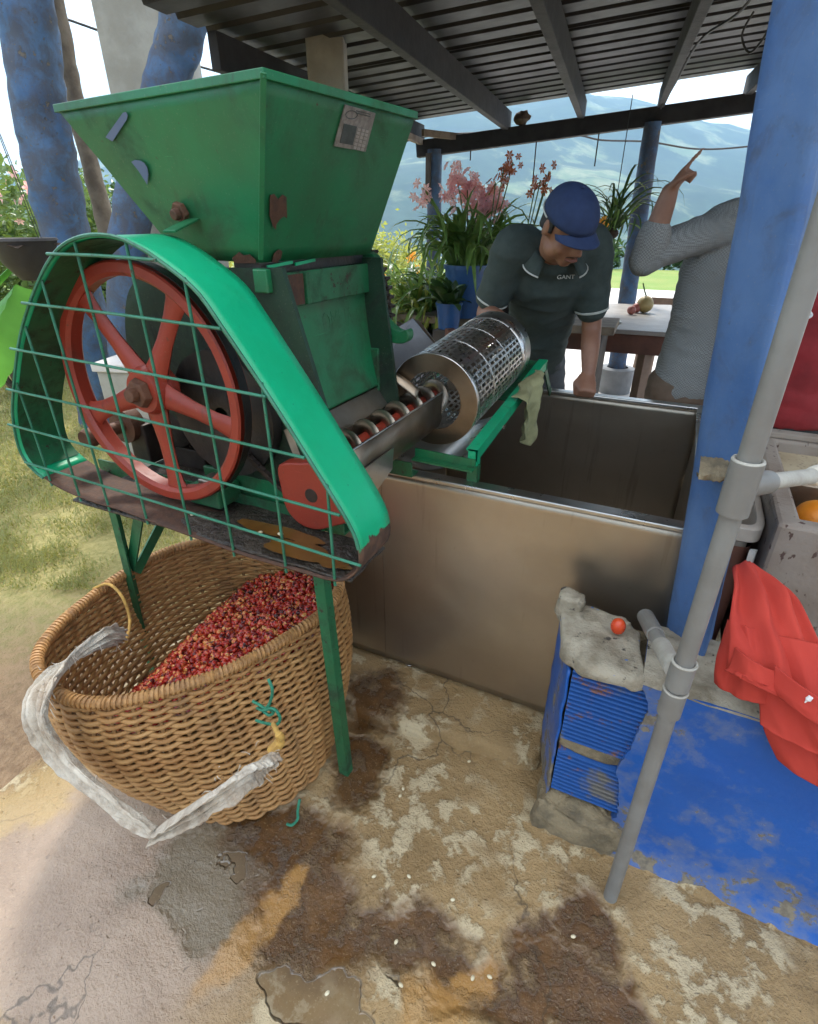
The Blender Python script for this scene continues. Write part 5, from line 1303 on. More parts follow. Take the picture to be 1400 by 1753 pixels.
# spilled beans
bean = MB().sphere((0, 0, 0), (.0062, .0042, .003), 12, 8).mesh('coffee_bean', Vector()); bean.materials.append(MATS['bean'])
for p in bean.polygons: p.use_smooth = True
rnd = random.Random(8)
for k, q in enumerate(((678, 1612), (686, 1686), (803, 1303), (685, 1362), (981, 1603), (809, 1674), (735, 1192), (892, 1234), (640, 1500), (700, 1500), (742, 1650), (838, 1672), (560, 1700), (690, 1350), (775, 1540))):
    p = PZ(*q, .006 if q[1] > 1240 and q[0] < 880 or q[1] > 1400 else .040)
    o = inst('coffee_bean', bean, Matrix.Translation(p) @ Matrix.Rotation(rnd.uniform(0, 6.3), 4, 'Z')); tag(o, 'single pale coffee bean lying on the stained concrete floor', 'bean', 'coffee beans spilled on the floor')
for q in ((445, 912), (480, 914), (330, 880)):
    o = inst('coffee_bean', bean, Matrix.Translation(PZ(*q, .876)) @ Matrix.Scale(1.2, 4) @ Matrix.Rotation(rnd.uniform(0, 6.3), 4, 'Z')); tag(o, 'pale coffee bean stuck in the muck of the drip tray', 'bean', 'coffee beans in the drip tray')
# ================================================================== TABLE AND THINGS ON IT
def table():
    z = .85; T = thing('wooden_table', (-.85, 4.8, 0), 'large wooden table with grey top and reddish apron on the patio', 'table')
    c = [PZ(800, 556, z), PZ(1155, 570, z), PZ(1150, 522, z), PZ(860, 515, z)]
    c[0] = V(-1.62, 4.07, z); 
    MB().prism([p - V(0, 0, .03) for p in c], (0, 0, .03)).build('table_top', 'table_top', T, bevel=.004)
    a, b = c[0] + V(.03, .05, -.10), c[1] + V(-.03, .05, -.10)
    MB().bar(a, b, .03, .13).build('apron', 'wood_red', T, bevel=.003)
    a2, b2 = c[1] + V(-.05, .08, -.10), c[2] + V(-.05, -.05, -.10); MB().bar(a2, b2, .03, .13).build('apron', 'wood_red', T, bevel=.003)
    for p in (c[0] + V(.10, .12, 0), c[1] + V(-.16, .12, 0), c[2] + V(-.10, -.12, 0), c[3] + V(.10, -.12, 0)):
        MB().bar(V(p.x, p.y, 0), V(p.x, p.y, z-.035), .075, .075).build('leg', 'wood_chair', T, bevel=.004)
    return T
table()
ch = thing('garden_chair', PZ(1115, 650, 0), 'wooden chair with white seat tucked behind the table leg', 'chair')
b0 = PZ(1115, 650, 0)
for dx, dy in ((-.18, -.15), (.20, -.15), (-.18, .18), (.20, .18)): MB().bar(b0 + V(dx, dy, 0), b0 + V(dx*.9, dy*.9, .44), .045, .045).build('leg', 'wood_chair', ch, bevel=.003)
mb = MB(); mb.lathe([(.0, 0), (.23, 0), (.26, .02), (.26, .05), (.22, .06), (0, .06)], b0 + V(0, 0, .43), 28); mb.build('seat', 'plastic_white', ch, smooth=True)
MB().bar(b0 + V(-.15, .20, .44), b0 + V(-.15, .24, .80), .04, .03).build('back_post', 'wood_chair', ch); MB().bar(b0 + V(.17, .20, .44), b0 + V(.17, .24, .80), .04, .03).build('back_post', 'wood_chair', ch)
MB().bar(b0 + V(-.15, .235, .76), b0 + V(.17, .235, .76), .02, .08).build('back_rail', 'wood_chair', ch)
def fruit(q, r, mat, name, label, sz=1.0, stem=None):
    p = PZ(*q, .85+r*sz); t = thing(name, p - V(0, 0, r*sz), label, 'fruit')
    MB().sphere(p, (r, r, r*sz), 18, 12).build('flesh', mat, t, smooth=True)
    if stem: MB().tube(catmull([p + V(0, 0, r*sz*.9), p + V(-.02, 0, r*sz+.03), p + V(-.045, .01, r*sz+.09)], 5), .006, 6).build('stem', 'stem_green', t)
fruit((1104, 521), .065, 'fruit_tan', 'round_fruit', 'round tan fruit with a stalk on the table', 1.0, True)
fruit((1090, 527), .038, 'fruit_pink', 'pink_fruit', 'pink fruit nearest the round tan fruit on the table')
fruit((1081, 531), .034, 'fruit_pink', 'pink_fruit', 'leftmost of the small pink fruits on the table')
fruit((963, 538), .07, 'orange_fruit', 'orange', 'orange fruit on the table behind the man in the cap')
ph = thing('phone', PZ(1035, 549, .852), 'two small slabs of a dark and a pale phone on the table', 'phone'); p_ = PZ(1030, 549, .858)
MB().box(p_, (.11, .15, .012), Matrix.Rotation(.3, 3, 'Z')).build('case', 'phone_black', ph, bevel=.003); MB().box(p_ + V(.085, .012, 0), (.085, .13, .012), Matrix.Rotation(.3, 3, 'Z')).build('screen', 'plastic_white', ph, bevel=.003)

# ================================================================== PEOPLE
def ellipse_loft(mb, secs, n=20):
    "secs: (centre, axisA, axisB) ; half-axes as vectors"
    k = len(mb.v)
    for c, a, b in secs:
        for j in range(n): t = 2*PI*j/n; mb.v.append(Vector(c) + Vector(a)*math.cos(t) + Vector(b)*math.sin(t))
    for i in range(len(secs)-1):
        for j in range(n): mb.f.append((k+i*n+j, k+i*n+(j+1) % n, k+(i+1)*n+(j+1) % n, k+(i+1)*n+j))
    mb.f.append(tuple(k+j for j in reversed(range(n)))); mb.f.append(tuple(k+(len(secs)-1)*n+j for j in range(n)))
def limb(mb, pts, radii, n=16, per=5):
    c = catmull(pts, per); m = len(c); R = []
    for i in range(m):
        f = i/(m-1)*(len(radii)-1); k = min(int(f), len(radii)-2); R.append(radii[k] + (radii[k+1]-radii[k])*(f-k))
    mb.tube(c, R, n); mb.sphere(c[0], R[0], n, 8); mb.sphere(c[-1], R[-1], n, 8)
def fuse(mb, name, mat, par, voxel=.009, it=4, wrinkle=0, seed=0):
    "melt overlapping volumes into one continuous skin"
    o = mb.build(name, mat, par)
    md = o.modifiers.new('r', 'REMESH'); md.mode = 'VOXEL'; md.voxel_size = voxel
    sm = o.modifiers.new('s', 'SMOOTH'); sm.factor = .5; sm.iterations = it
    bpy.context.view_layer.update(); dg = bpy.context.evaluated_depsgraph_get()
    me = bpy.data.meshes.new_from_object(o.evaluated_get(dg)); o.modifiers.clear(); old = o.data; o.data = me; bpy.data.meshes.remove(old); me.name = name
    if wrinkle:
        me.calc_loop_triangles(); nr = [v.normal.copy() for v in me.vertices]
        for v, q in zip(me.vertices, nr):
            w = fbm(v.co, 9, 3, seed); s = nz((v.co.x*6+v.co.z*10, v.co.y*6, v.co.z*16), 1, seed); v.co += q*wrinkle*(w*.7 + (1-abs(s))**3*.8)
    for p in me.polygons: p.use_smooth = True
    if not me.materials: me.materials.append(MATS[mat])
    return o
def hand(mb, wrist, knuck, palm_n, spread, curl, fl=.078, point=None, r=.0085):
    "palm plus five bent fingers; spread = across-palm direction (towards thumb), palm_n = direction fingers curl to"
    w, k = Vector(wrist), Vector(knuck); d = (k-w).normalized(); s = Vector(spread); s = (s - d*s.dot(d)).normalized(); pn = Vector(palm_n); pn = (pn - d*pn.dot(d) - s*pn.dot(s)).normalized()
    L = (k-w).length
    ellipse_loft(mb, [(w - d*.02, s*.026, pn*.022), (w + d*L*.3, s*.034, pn*.018), (w + d*L*.7, s*.042, pn*.016), (k, s*.041, pn*.013)], 16)
    for i, (off, ln) in enumerate(((.030, .95), (.010, 1.05), (-.011, 1.0), (-.031, .80))):
        cu = curl[i] if point is None or i != 0 else 0.06
        p = k + s*off - d*.006; pts = [p - d*.02, p]; a = 0; dirv = d.copy()
        for q, fr_ in ((0, .45), (1, .30), (2, .25)):
            a += cu*(1.0 if q == 0 else 1.15); dirv = (d*math.cos(a) + pn*math.sin(a)).normalized(); p = p + dirv*fl*ln*fr_; pts.append(p)
        mb.tube(pts, [r*1.15, r*1.1, r, r*.92, r*.75], 10); mb.sphere(pts[-1], r*.75, 8, 6)
        for q in pts[1:-1]: mb.sphere(q, r*1.03, 8, 6)
    b = w + d*L*.22 + s*.028; t1 = b + (s*.55 + d*.75 + pn*.25).normalized()*.040; t2 = t1 + (d*.85 - s*.10 + pn*.55).normalized()*.028; t3 = t2 + (d*.75 - s*.25 + pn*.6).normalized()*.022
    mb.tube([b - s*.012, b, t1, t2, t3], [.013, .013, .0105, .0098, .008], 10); mb.sphere(t1, .0105, 8, 6); mb.sphere(t2, .0098, 8, 6); mb.sphere(t3, .008, 8, 6)

def head_build(c, Fv, Uv, scale=1.0):
    Fv = Vector(Fv).normalized(); Uv = Vector(Uv); Uv = (Uv - Fv*Uv.dot(Fv)).normalized(); Sv = Fv.cross(Uv)
    H = lambda s, f, u: Vector(c) + (Sv*s + Fv*f + Uv*u)*scale
    return H, Fv, Uv, Sv
def head_mesh(mb, H, Fv, Uv, Sv, neck):
    R = Matrix((Sv, Fv, Uv)).transposed()
    mb.sphere(H(0, -.008, .028), (.074, .094, .092), 24, 16, R)
    mb.sphere(H(0, .018, -.035), (.060, .068, .075), 20, 14, R)          # face block
    mb.sphere(H(0, .050, -.092), (.030, .026, .024), 14, 10, R)          # chin
    for s in (-1, 1):
        mb.sphere(H(s*.040, .046, -.038), (.024, .024, .026), 12, 8, R)  # cheek
        mb.sphere(H(s*.048, .012, -.070), (.022, .034, .026), 12, 8, R)  # jaw
        mb.sphere(H(s*.030, .072, .020), (.026, .012, .009), 12, 8, R)   # brow
        ellipse_loft(mb, [(H(s*.070, -.012, -.005), Fv*.018, Uv*.032), (H(s*.084, -.020, -.003), Fv*.016, Uv*.030)], 12)   # ear
    mb.tube([H(0, .078, .010), H(0, .092, -.012), H(0, .104, -.032), H(0, .092, -.040)], [.009, .011, .014, .010], 10)
    for s in (-1, 1): mb.sphere(H(s*.012, .092, -.036), .0085, 8, 6)
    mb.sphere(H(0, .080, -.062), (.024, .012, .010), 12, 8, R); mb.sphere(H(0, .078, -.074), (.020, .012, .008), 12, 8, R)
    limb(mb, [H(0, -.03, -.03), H(0, -.025, -.09), Vector(neck)], [.056, .053, .060], 16)

def man():
    P = thing('person', W(.62, 2.80, 0), 'man in blue cap and dark green polo shirt leaning over the tank', 'person')
    hd = W(.556, 2.15, 1.485); H, Fv, Uv, Sv = head_build(hd, W(.38, -.72, -.57), W(.10, -.50, .88), 1.02)
    neck = W(.57, 2.32, 1.415); shR = W(.415, 2.40, 1.405); shL = W(.735, 2.43, 1.405); chest = W(.58, 2.45, 1.31); belly = W(.615, 2.66, 1.10); hip = W(.62, 2.82, .93)
    hL = V(-.325, 2.435, .862); elL = W(.795, 2.47, 1.105); wrL = hL + V(-.002, .03, .065)
    elR = W(.335, 2.50, 1.145); wrR = W(.36, 2.27, 1.165); hR = wrR + (W(.375, 2.18, 1.16)-wrR)
    mb = MB(); head_mesh(mb, H, Fv, Uv, Sv, neck)
    rgt = W(1, 0, 0); 
    tor = [(hip - V(0, 0, .06), .145, .10), (belly, .135, .100), (chest, .148, .105), ((shR+shL)/2 + W(0, -.01, -.02), .138, .09), (neck - V(0, 0, .015), .075, .065)]
    def torso(mb, g):
        secs = []
        for i, (c, a, b) in enumerate(tor):
            d = (tor[min(i+1, len(tor)-1)][0]-tor[max(i-1, 0)][0]).normalized(); s = (rgt - d*rgt.dot(d)).normalized(); f = d.cross(s); secs.append((c, s*(a+g), f*(b+g)))
        ellipse_loft(mb, secs, 24)
    torso(mb, 0)
    limb(mb, [shL, shL.lerp(elL, .5), elL, elL.lerp(wrL, .45), wrL], [.055, .050, .042, .041, .029]); limb(mb, [shR, shR.lerp(elR, .5), elR, elR.lerp(wrR, .45), wrR], [.055, .050, .042, .040, .028])
    # left fist on the rim, right hand spread on the drum
    hand(mb, wrL, hL + V(.012, -.045, -.005), V(0, .3, -1), V(-.8, -.3, 0), [1.35, 1.4, 1.4, 1.35], .074)
    hand(mb, wrR, wrR + (W(.385, 2.15, 1.16)-wrR).normalized()*.085, V(0, 0, -1), W(-1, 0, 0), [.30, .28, .3, .34], .078)
    hL_ = W(.55, 2.86, .90); hR_ = W(.70, 2.86, .90)
    for a, x in ((hL_, .50), (hR_, .78)): limb(mb, [a, W(x, 2.92, .48), W(x, 2.98, .07)], [.085, .060, .042]); ellipse_loft(mb, [(W(x, 3.04, .03), W(.04, 0, 0), V(0, 0, .03)), (W(x, 2.92, .035), W(.045, 0, 0), V(0, 0, .035)), (W(x, 2.80, .02), W(.035, 0, 0), V(0, 0, .02))], 12)
    fuse(mb, 'body', 'skin_man', P, .0085, 3)
    # polo shirt
    mb = MB(); torso(mb, .014)
    limb(mb, [shL + W(-.04, 0, 0), shL + V(0, 0, .004), shL.lerp(elL, .35), shL.lerp(elL, .72)], [.086, .082, .074, .070]); limb(mb, [shR + W(.04, 0, 0), shR + V(0, 0, .004), shR.lerp(elR, .35), shR.lerp(elR, .70)], [.086, .082, .074, .070])
    sh = fuse(mb, 'polo_shirt', 'polo_green', P, .011, 5, .007, 2)
    for s_, e_, t in ((shL, elL, .70), (shR, elR, .68)):
        c = s_.lerp(e_, t+.075); d = (e_-s_).normalized(); x = d.orthogonal().normalized(); y = d.cross(x)
        MB().tube([c + (x*math.cos(2*PI*i/30) + y*math.sin(2*PI*i/30))*.0665 for i in range(30)], .0052, 6, closed=True).build('sleeve_trim', 'polo_trim', sh, smooth=True)
    # collar: folded strip round the neck with pale edging
    cn = []; 
    for i in range(25):
        t = -2.45 + 4.9*i/24; cn.append(neck + W(math.sin(t)*.092, math.cos(t)*.075*.9, -.020 - .045*max(0, -math.cos(t)) + .035*max(0, math.cos(t))))
    mb = MB(); dn = [W(math.sin(-2.45+4.9*i/24)*.032, math.cos(-2.45+4.9*i/24)*.03, -.045) for i in range(25)]
    mb.v = [p for c, d in zip(cn, dn) for p in (c - d*.35, c, c + d)]; mb.f = [(3*i+k, 3*i+k+1, 3*i+k+4, 3*i+k+3) for i in range(24) for k in (0, 1)]
    mb.build('collar', 'polo_green', sh, smooth=True, solid=.005)
    MB().tube([c + d*1.02 for c, d in zip(cn, dn)], .0032, 6).build('collar_edge', 'polo_trim', sh, smooth=True)
    # chest lettering
    cu = bpy.data.curves.new('t', 'FONT'); cu.body = 'GANT'; cu.size = .021; cu.extrude = .0015; ob = bpy.data.objects.new('t', cu); COL.objects.link(ob); bpy.context.view_layer.update()
    me = bpy.data.meshes.new_from_object(ob.evaluated_get(bpy.context.evaluated_depsgraph_get())); bpy.data.objects.remove(ob)
    o0 = PF(953, 478, 2.30); ex = W(.99, .05, .02).normalized(); ez = W(0, .25, .95).normalized(); en = ex.cross(ez)
    mb = MB(); mb.v = [o0 + ex*v.co.x*1.2 + ez*v.co.y + en*v.co.z for v in me.vertices]; mb.f = [tuple(p.vertices) for p in me.polygons]; mb.build('chest_logo', 'polo_trim', sh)
    # trousers
    mb = MB(); ellipse_loft(mb, [(hip + V(0, 0, .05), rgt*.16, W(0, .12, 0)), (hip - V(0, 0, .08), rgt*.165, W(0, .125, 0))], 20)
    for a, x in ((hL_, .50), (hR_, .78)): limb(mb, [a, W(x, 2.92, .48), W(x, 2.98, .10)], [.10, .078, .062])
    fuse(mb, 'trousers', 'jeans_grey', P, .014, 4, .008, 3)
    # cap: crown and brim
    mb = MB(); R = Matrix((Sv, Fv, Uv)).transposed()
    for i in range(13):
        th = PI*.5*i/12
        for j in range(32):
            ph = 2*PI*j/32; q = (.087*math.cos(ph)*math.cos(th), .108*math.sin(ph)*math.cos(th), .098*math.sin(th)**.9)
            mb.v.append(H(q[0], q[1]-.008, q[2]+.034))
    for i in range(12):
        for j in range(32): mb.f.append((i*32+j, i*32+(j+1) % 32, (i+1)*32+(j+1) % 32, (i+1)*32+j))
    cap = mb.build('cap', 'cap_blue', P, smooth=True, angle=80, solid=.004)
    mb = MB(); mb.grid(lambda u, v: H((u-.5)*2*.082*(1-.0*v), .085*math.sqrt(max(0, 1-((u-.5)*2*.90)**2)) + .062*v*math.sqrt(max(0, 1-((u-.5)*2*.97)**2)), .038 - .020*((u-.5)*2)**2*1.2 - .012*v), 26, 10)
    mb.build('cap_brim', 'cap_blue', cap, smooth=True, angle=80, solid=.005)
    MB().sphere(H(0, -.01, .134), .008, 12, 8).build('cap_button', 'cap_blue', cap, smooth=True)
    MB().tube([H(.0885*math.cos(PI+PI*i/24+.15), -.008 + .11*math.sin(PI+PI*i/24+.15), .034) for i in range(23)], .003, 6).build('cap_edge', 'polo_trim', cap, smooth=True)
    # hair at the back and sides, face details
    mb = MB(); mb.grid(lambda u, v: H(.0785*math.cos(PI*(.92+1.16*u)), -.012 + .099*math.sin(PI*(.92+1.16*u)), .036 - .075*v*(.55+.45*abs(math.sin(PI*u)))), 30, 6); mb.build('hair', 'hair_black', P, smooth=True, solid=.006)
    for s in (-1, 1):
        MB().sphere(H(s*.030, .073, .004), (.013, .006, .0065), 12, 8, R).build('eye', 'hair_black', P, smooth=True)
        MB().tube([H(s*.012, .084, .022), H(s*.030, .085, .028), H(s*.050, .072, .022)], [.003, .0045, .002], 6).build('eyebrow', 'hair_black', P)
    MB().tube([H(-.026, .076, -.066), H(-.010, .0925, -.064), H(.010, .0925, -.064), H(.026, .076, -.066)], [.003, .0055, .0055, .003], 8).build('lips', 'lip', P, smooth=True)
    MB().tube([H(-.028, .078, -.056), H(-.010, .0935, -.049), H(.010, .0935, -.049), H(.028, .078, -.056)], [.001, .002, .002, .001], 8).build('moustache', 'hair_black', P, smooth=True)
man()

def pointer():
    P = thing('person', W(1.34, 2.52, 0), 'person in pale checked shirt pointing up, half hidden by the blue column', 'person')
    rgt = W(1, 0, 0); neck = W(1.42, 2.52, 1.555); shL = W(1.205, 2.46, 1.475); shR = W(1.50, 2.56, 1.475); chest = W(1.335, 2.52, 1.32); waist = W(1.32, 2.52, 1.08); hip = W(1.31, 2.53, .86)
    el = W(.935, 2.36, 1.375); wr = W(.962, 2.325, 1.598); kn = W(1.000, 2.30, 1.672)
    elR = W(1.62, 2.45, 1.20); wrR = W(1.55, 2.30, 1.02)
    hd = W(1.47, 2.52, 1.71); H, Fv, Uv, Sv = head_build(hd, W(.1, -1, -.05), V(0, 0, 1))
    def torso(mb, g, low=0):
        limb(mb, [neck - V(0, 0, .05), shL.lerp(neck, .5) + V(0, 0, .0), shL], [.06+g, .058+g, .052+g]); ellipse_loft(mb, [(hip - V(0, 0, low), rgt*(.165+g), W(0, .115+g, 0)), (waist, rgt*(.145+g), W(0, .105+g, 0)), (chest, rgt*(.165+g), W(0, .115+g, 0)), ((shL+shR)/2 + V(0, 0, .02), rgt*(.16+g*.6), W(0, .085+g, 0)), (neck - V(0, 0, .02), rgt*.075, W(0, .065, 0))], 24)
    mb = MB(); head_mesh(mb, H, Fv, Uv, Sv, neck); torso(mb, 0)
    limb(mb, [shL, shL.lerp(el, .5), el], [.052, .046, .042]); limb(mb, [el, el.lerp(wr, .35), wr], [.045, .046, .031]); limb(mb, [shR, shR.lerp(elR, .5), elR, wrR], [.052, .046, .040, .028])
    hand(mb, wr, kn, W(.75, -.1, -.5), W(-.3, -.8, .3), [0, 1.45, 1.5, 1.5], .082, point=True)
    hand(mb, wrR, wrR + W(-.05, -.03, -.06), W(0, .3, -.5), W(-.3, -.8, .2), [.5, .5, .55, .6])
    for x in (1.22, 1.41): limb(mb, [W(x, 2.53, .84), W(x, 2.52, .46), W(x, 2.56, .07)], [.085, .058, .042]); ellipse_loft(mb, [(W(x, 2.62, .03), W(.04, 0, 0), V(0, 0, .03)), (W(x, 2.50, .035), W(.045, 0, 0), V(0, 0, .035)), (W(x, 2.37, .02), W(.035, 0, 0), V(0, 0, .02))], 12)
    fuse(mb, 'body', 'skin_other', P, .0085, 3)
    mb = MB(); torso(mb, .012, .07); limb(mb, [shL + W(.05, 0, 0), shL.lerp(el, .35), shL.lerp(el, .75), el + W(-.004, 0, -.006)], [.074, .068, .060, .058]); limb(mb, [el, el.lerp(wr, .22), el.lerp(wr, .36)], [.058, .060, .058]); limb(mb, [shR, shR.lerp(elR, .5), elR], [.078, .070, .064])
    fuse(mb, 'checked_shirt', 'shirt_check', P, .010, 4, .006, 5)
    mb = MB(); ellipse_loft(mb, [(hip + V(0, 0, .02), rgt*.172, W(0, .122, 0)), (hip - V(0, 0, .10), rgt*.172, W(0, .125, 0))], 20)
    for x in (1.22, 1.41): limb(mb, [W(x, 2.53, .82), W(x, 2.52, .46), W(x, 2.56, .10)], [.10, .076, .062])
    fuse(mb, 'trousers', 'trouser_tan', P, .014, 4, .008, 3)
    mb = MB(); mb.grid(lambda u, v: H(.080*math.cos(2*PI*u)*math.cos(v*PI/2), -.012 + .100*math.sin(2*PI*u)*math.cos(v*PI/2), .03 + .098*math.sin(v*PI/2)), 28, 8); mb.build('hair', 'hair_black', P, smooth=True, solid=.006)
pointer()

def red_person():
    P = thing('person', W(1.60, 2.22, 0), 'person in red sports shirt cut off by the right edge of the picture', 'person')
    rgt = W(1, .15, 0).normalized(); fw = W(-.15, 1, 0).normalized(); ox, of_ = 1.615, 2.22
    neck = W(ox, of_, 1.44); shL = W(ox-.15, of_-.02, 1.36); shR = W(ox+.17, of_+.03, 1.36); chest = W(ox, of_, 1.22); waist = W(ox, of_, 1.0); hip = W(ox, of_, .78)
    elR = W(ox+.22, of_-.06, 1.08); wrR = W(ox+.12, of_-.24, 1.02); elL = W(ox-.19, of_+.10, 1.06); wrL = W(ox-.12, of_+.22, .90)
    hd = W(ox+.02, of_-.02, 1.60); H, Fv, Uv, Sv = head_build(hd, W(-.4, -.9, -.1), V(0, 0, 1))
    def torso(mb, g, low=0): ellipse_loft(mb, [(hip - V(0, 0, low), rgt*(.155+g), fw*(.115+g)), (waist, rgt*(.145+g), fw*(.11+g)), (chest, rgt*(.16+g), fw*(.115+g)), ((shL+shR)/2 + V(0, 0, .02), rgt*(.155+g*.6), fw*(.085+g)), (neck - V(0, 0, .02), rgt*.075, fw*.065)], 24)
    mb = MB(); head_mesh(mb, H, Fv, Uv, Sv, neck); torso(mb, 0)
    limb(mb, [shL, shL.lerp(elL, .5), elL, wrL], [.05, .046, .04, .028]); limb(mb, [shR, shR.lerp(elR, .5), elR, wrR], [.05, .046, .04, .028])
    hand(mb, wrR, wrR + W(-.06, -.03, -.05), W(0, .3, -.5), W(-.3, -.8, .2), [.5, .5, .55, .6]); hand(mb, wrL, wrL + W(.03, .04, -.065), W(.3, .3, -.5), W(-.3, -.8, .2), [.5, .5, .55, .6])
    for x in (ox-.09, ox+.09): limb(mb, [W(x, of_, .78), W(x, of_, .44), W(x, of_+.04, .07)], [.085, .058, .042]); ellipse_loft(mb, [(W(x, of_+.10, .03), W(.04, 0, 0), V(0, 0, .03)), (W(x, of_-.02, .035), W(.045, 0, 0), V(0, 0, .035)), (W(x, of_-.15, .02), W(.035, 0, 0), V(0, 0, .02))], 12)
    fuse(mb, 'body', 'skin_other', P, .010, 3)
    mb = MB(); torso(mb, .016, .02); limb(mb, [shL, shL.lerp(elL, .65)], [.074, .066]); limb(mb, [shR, shR.lerp(elR, .65)], [.074, .066])
    s = fuse(mb, 'red_shirt', 'shirt_red', P, .011, 4, .010, 6)
    mb = MB(); ellipse_loft(mb, [(hip + V(0, 0, .03), rgt*.16, fw*.122), (hip - V(0, 0, .10), rgt*.165, fw*.125)], 20)
    for x in (ox-.09, ox+.09): limb(mb, [W(x, of_, .76), W(x, of_, .44), W(x, of_+.04, .10)], [.10, .076, .06])
    fuse(mb, 'trousers', 'trouser_black', P, .014, 4, .006, 3)
    # looped white chest logo
    e = []
    for i in range(30):
        t = i/29; a = -2.6 + t*7.2; k = 1 - .45*t; e.append((1379 + 15*k*math.cos(a) - 2*t*4, 538 - 7.5*k*math.sin(a)))
    MB().tube([PF(*q, 2.075) for q in e], [.002+.0035*math.sin(PI*i/29) for i in range(30)], 6).build('chest_logo', 'logo_white', s)
    mb = MB(); mb.grid(lambda u, v: H(.080*math.cos(2*PI*u)*math.cos(v*PI/2), -.012 + .100*math.sin(2*PI*u)*math.cos(v*PI/2), .03 + .098*math.sin(v*PI/2)), 28, 8); mb.build('hair', 'hair_black', P, smooth=True, solid=.006)
red_person()
# ================================================================== PLANTS
def blade_mesh(name, L, w, arch, droop, mat, seg=9, fold=.25, seed=0):
    "strap leaf from the origin, leaning out along +X and bowing over"
    mb = MB(); x = z = 0; a = arch; 
    for i in range(seg+1):
        t = i/seg; ww = w*(math.sin(PI*min(1, .12+t*.88))**.6 if t < 1 else .02)*(.75 if t < .05 else 1)
        for s in (-1, 0, 1): mb.v.append(V(x, s*ww/2, z + (abs(s)*ww*fold)))
        a -= droop/seg*(.4+1.2*t); x += math.cos(a)*L/seg; z += math.sin(a)*L/seg
    for i in range(seg):
        for k in (0, 1): q = i*3+k; mb.f.append((q, q+1, q+4, q+3))
    me = mb.mesh(name, Vector()); me.materials.append(MATS[mat])
    for p in me.polygons: p.use_smooth = True
    return me
strap = [blade_mesh('leaf', L, w, a, d, 'leaf_strap') for L, w, a, d in ((.62, .034, 1.25, 2.2), (.70, .030, 1.35, 2.7), (.50, .038, 1.2, 1.6), (.58, .028, 1.45, 1.2), (.66, .032, 1.1, 2.6), (.78, .032, 1.3, 3.1))]
strapY = [blade_mesh('leaf', L, w, a, d, 'leaf_yellow') for L, w, a, d in ((.62, .028, 1.25, 2.2), (.55, .026, 1.4, 1.5), (.70, .026, 1.2, 2.6))]
thin = [blade_mesh('leaf', L, w, a, d, 'leaf_dark') for L, w, a, d in ((.42, .014, 1.2, 2.6), (.50, .013, 1.35, 2.9), (.38, .016, 1.0, 2.0))]
broad = [blade_mesh('leaf', L, w, a, d, 'leaf_dark', fold=.12) for L, w, a, d in ((.16, .06, 1.1, .8), (.20, .065, .8, 1.0), (.14, .05, 1.3, .6))]
def tuft(par, c, n, meshes, rnd, spread=.05, smin=.7, smax=1.1, tilt=.35):
    for k in range(n):
        a = rnd.uniform(0, 2*PI); p = Vector(c) + V(rnd.uniform(-1, 1)*spread, rnd.uniform(-1, 1)*spread, 0)
        inst('leaf', rnd.choice(meshes), Matrix.Translation(p) @ Matrix.Rotation(a, 4, 'Z') @ Matrix.Rotation(rnd.uniform(-tilt, tilt), 4, 'Y') @ Matrix.Rotation(rnd.uniform(-.4, .4), 4, 'X') @ Matrix.Scale(rnd.uniform(smin, smax), 4), par)
def flower_mesh(name, mat, r, petals=6):
    mb = MB()
    for k in range(petals):
        a = 2*PI*k/petals; d = V(math.cos(a), math.sin(a), 0); s = V(-math.sin(a), math.cos(a), 0)
        mb.add([V(0, 0, 0), d*r*.55 + s*r*.26 + V(0, 0, r*.25), d*r + V(0, 0, r*.12), d*r*.55 - s*r*.26 + V(0, 0, r*.25)], [(0, 1, 2, 3)])
    me = mb.mesh(name, Vector()); me.materials.append(MATS[mat]); return me
FL = {m: flower_mesh('blossom', m, r) for m, r in (('petal_pink', .034), ('petal_rust', .030), ('petal_rose', .030), ('petal_orange', .055))}
def blossoms(par, pts, mat, rnd, s=1.0):
    for p in pts: inst('blossom', FL[mat], Matrix.Translation(p) @ Matrix.Rotation(rnd.uniform(0, 6.3), 4, 'Z') @ Matrix.Rotation(rnd.uniform(.6, 1.9), 4, 'X') @ Matrix.Scale(rnd.uniform(.75, 1.2)*s, 4), par)
def stalk(par, pts, r=.004): MB().tube(catmull(pts, 6), r, 5).build('flower_stalk', 'stem_green', par)
def pot(par, c, r, h, mat, name='pot'):
    MB().lathe([(.0, 0), (r*.78, 0), (r*.98, h*.92), (r*1.04, h*.92), (r*1.04, h), (r*.93, h), (r*.90, h*.9), (0, h*.88)], c, 28).build(name, mat, par, smooth=True, angle=40)
    MB().lathe([(.0, h*.90), (r*.92, h*.89)], c, 20).build('soil', 'soil', par)
rnd = random.Random(21)
# bench the pots stand on
bz = .92; bcn = PF(800, 545, 4.05)
BN = thing('plant_bench', (bcn.x, bcn.y, 0), 'grey plank bench carrying the blue flower pots', 'bench')
MB().box((bcn.x+.25, bcn.y+.08, bz-.025), (1.5, .42, .05), Matrix.Rotation(.05, 3, 'Z')).build('plank', 'wood_grey', BN, bevel=.005)
for dx in (-.45, .9): MB().box((bcn.x+dx, bcn.y+.08, (bz-.05)/2), (.08, .32, bz-.05)).build('trestle', 'wood_dark', BN, bevel=.005)
o = MB().bar(PF(770, 575, 3.6), PF(774, 530, 3.62), .035, .06).build('red_board', 'wood_red', bevel=.003); o2 = o
mb = MB(); mb.bar(V(o.location.x, o.location.y, 0), V(o.location.x, o.location.y, .9), .06, .06); pst = mb.build('short_post', 'wood_red', bevel=.004); bpy.data.objects.remove(o2)
tag(pst, 'short reddish wooden post left of the slotted drum', 'post')
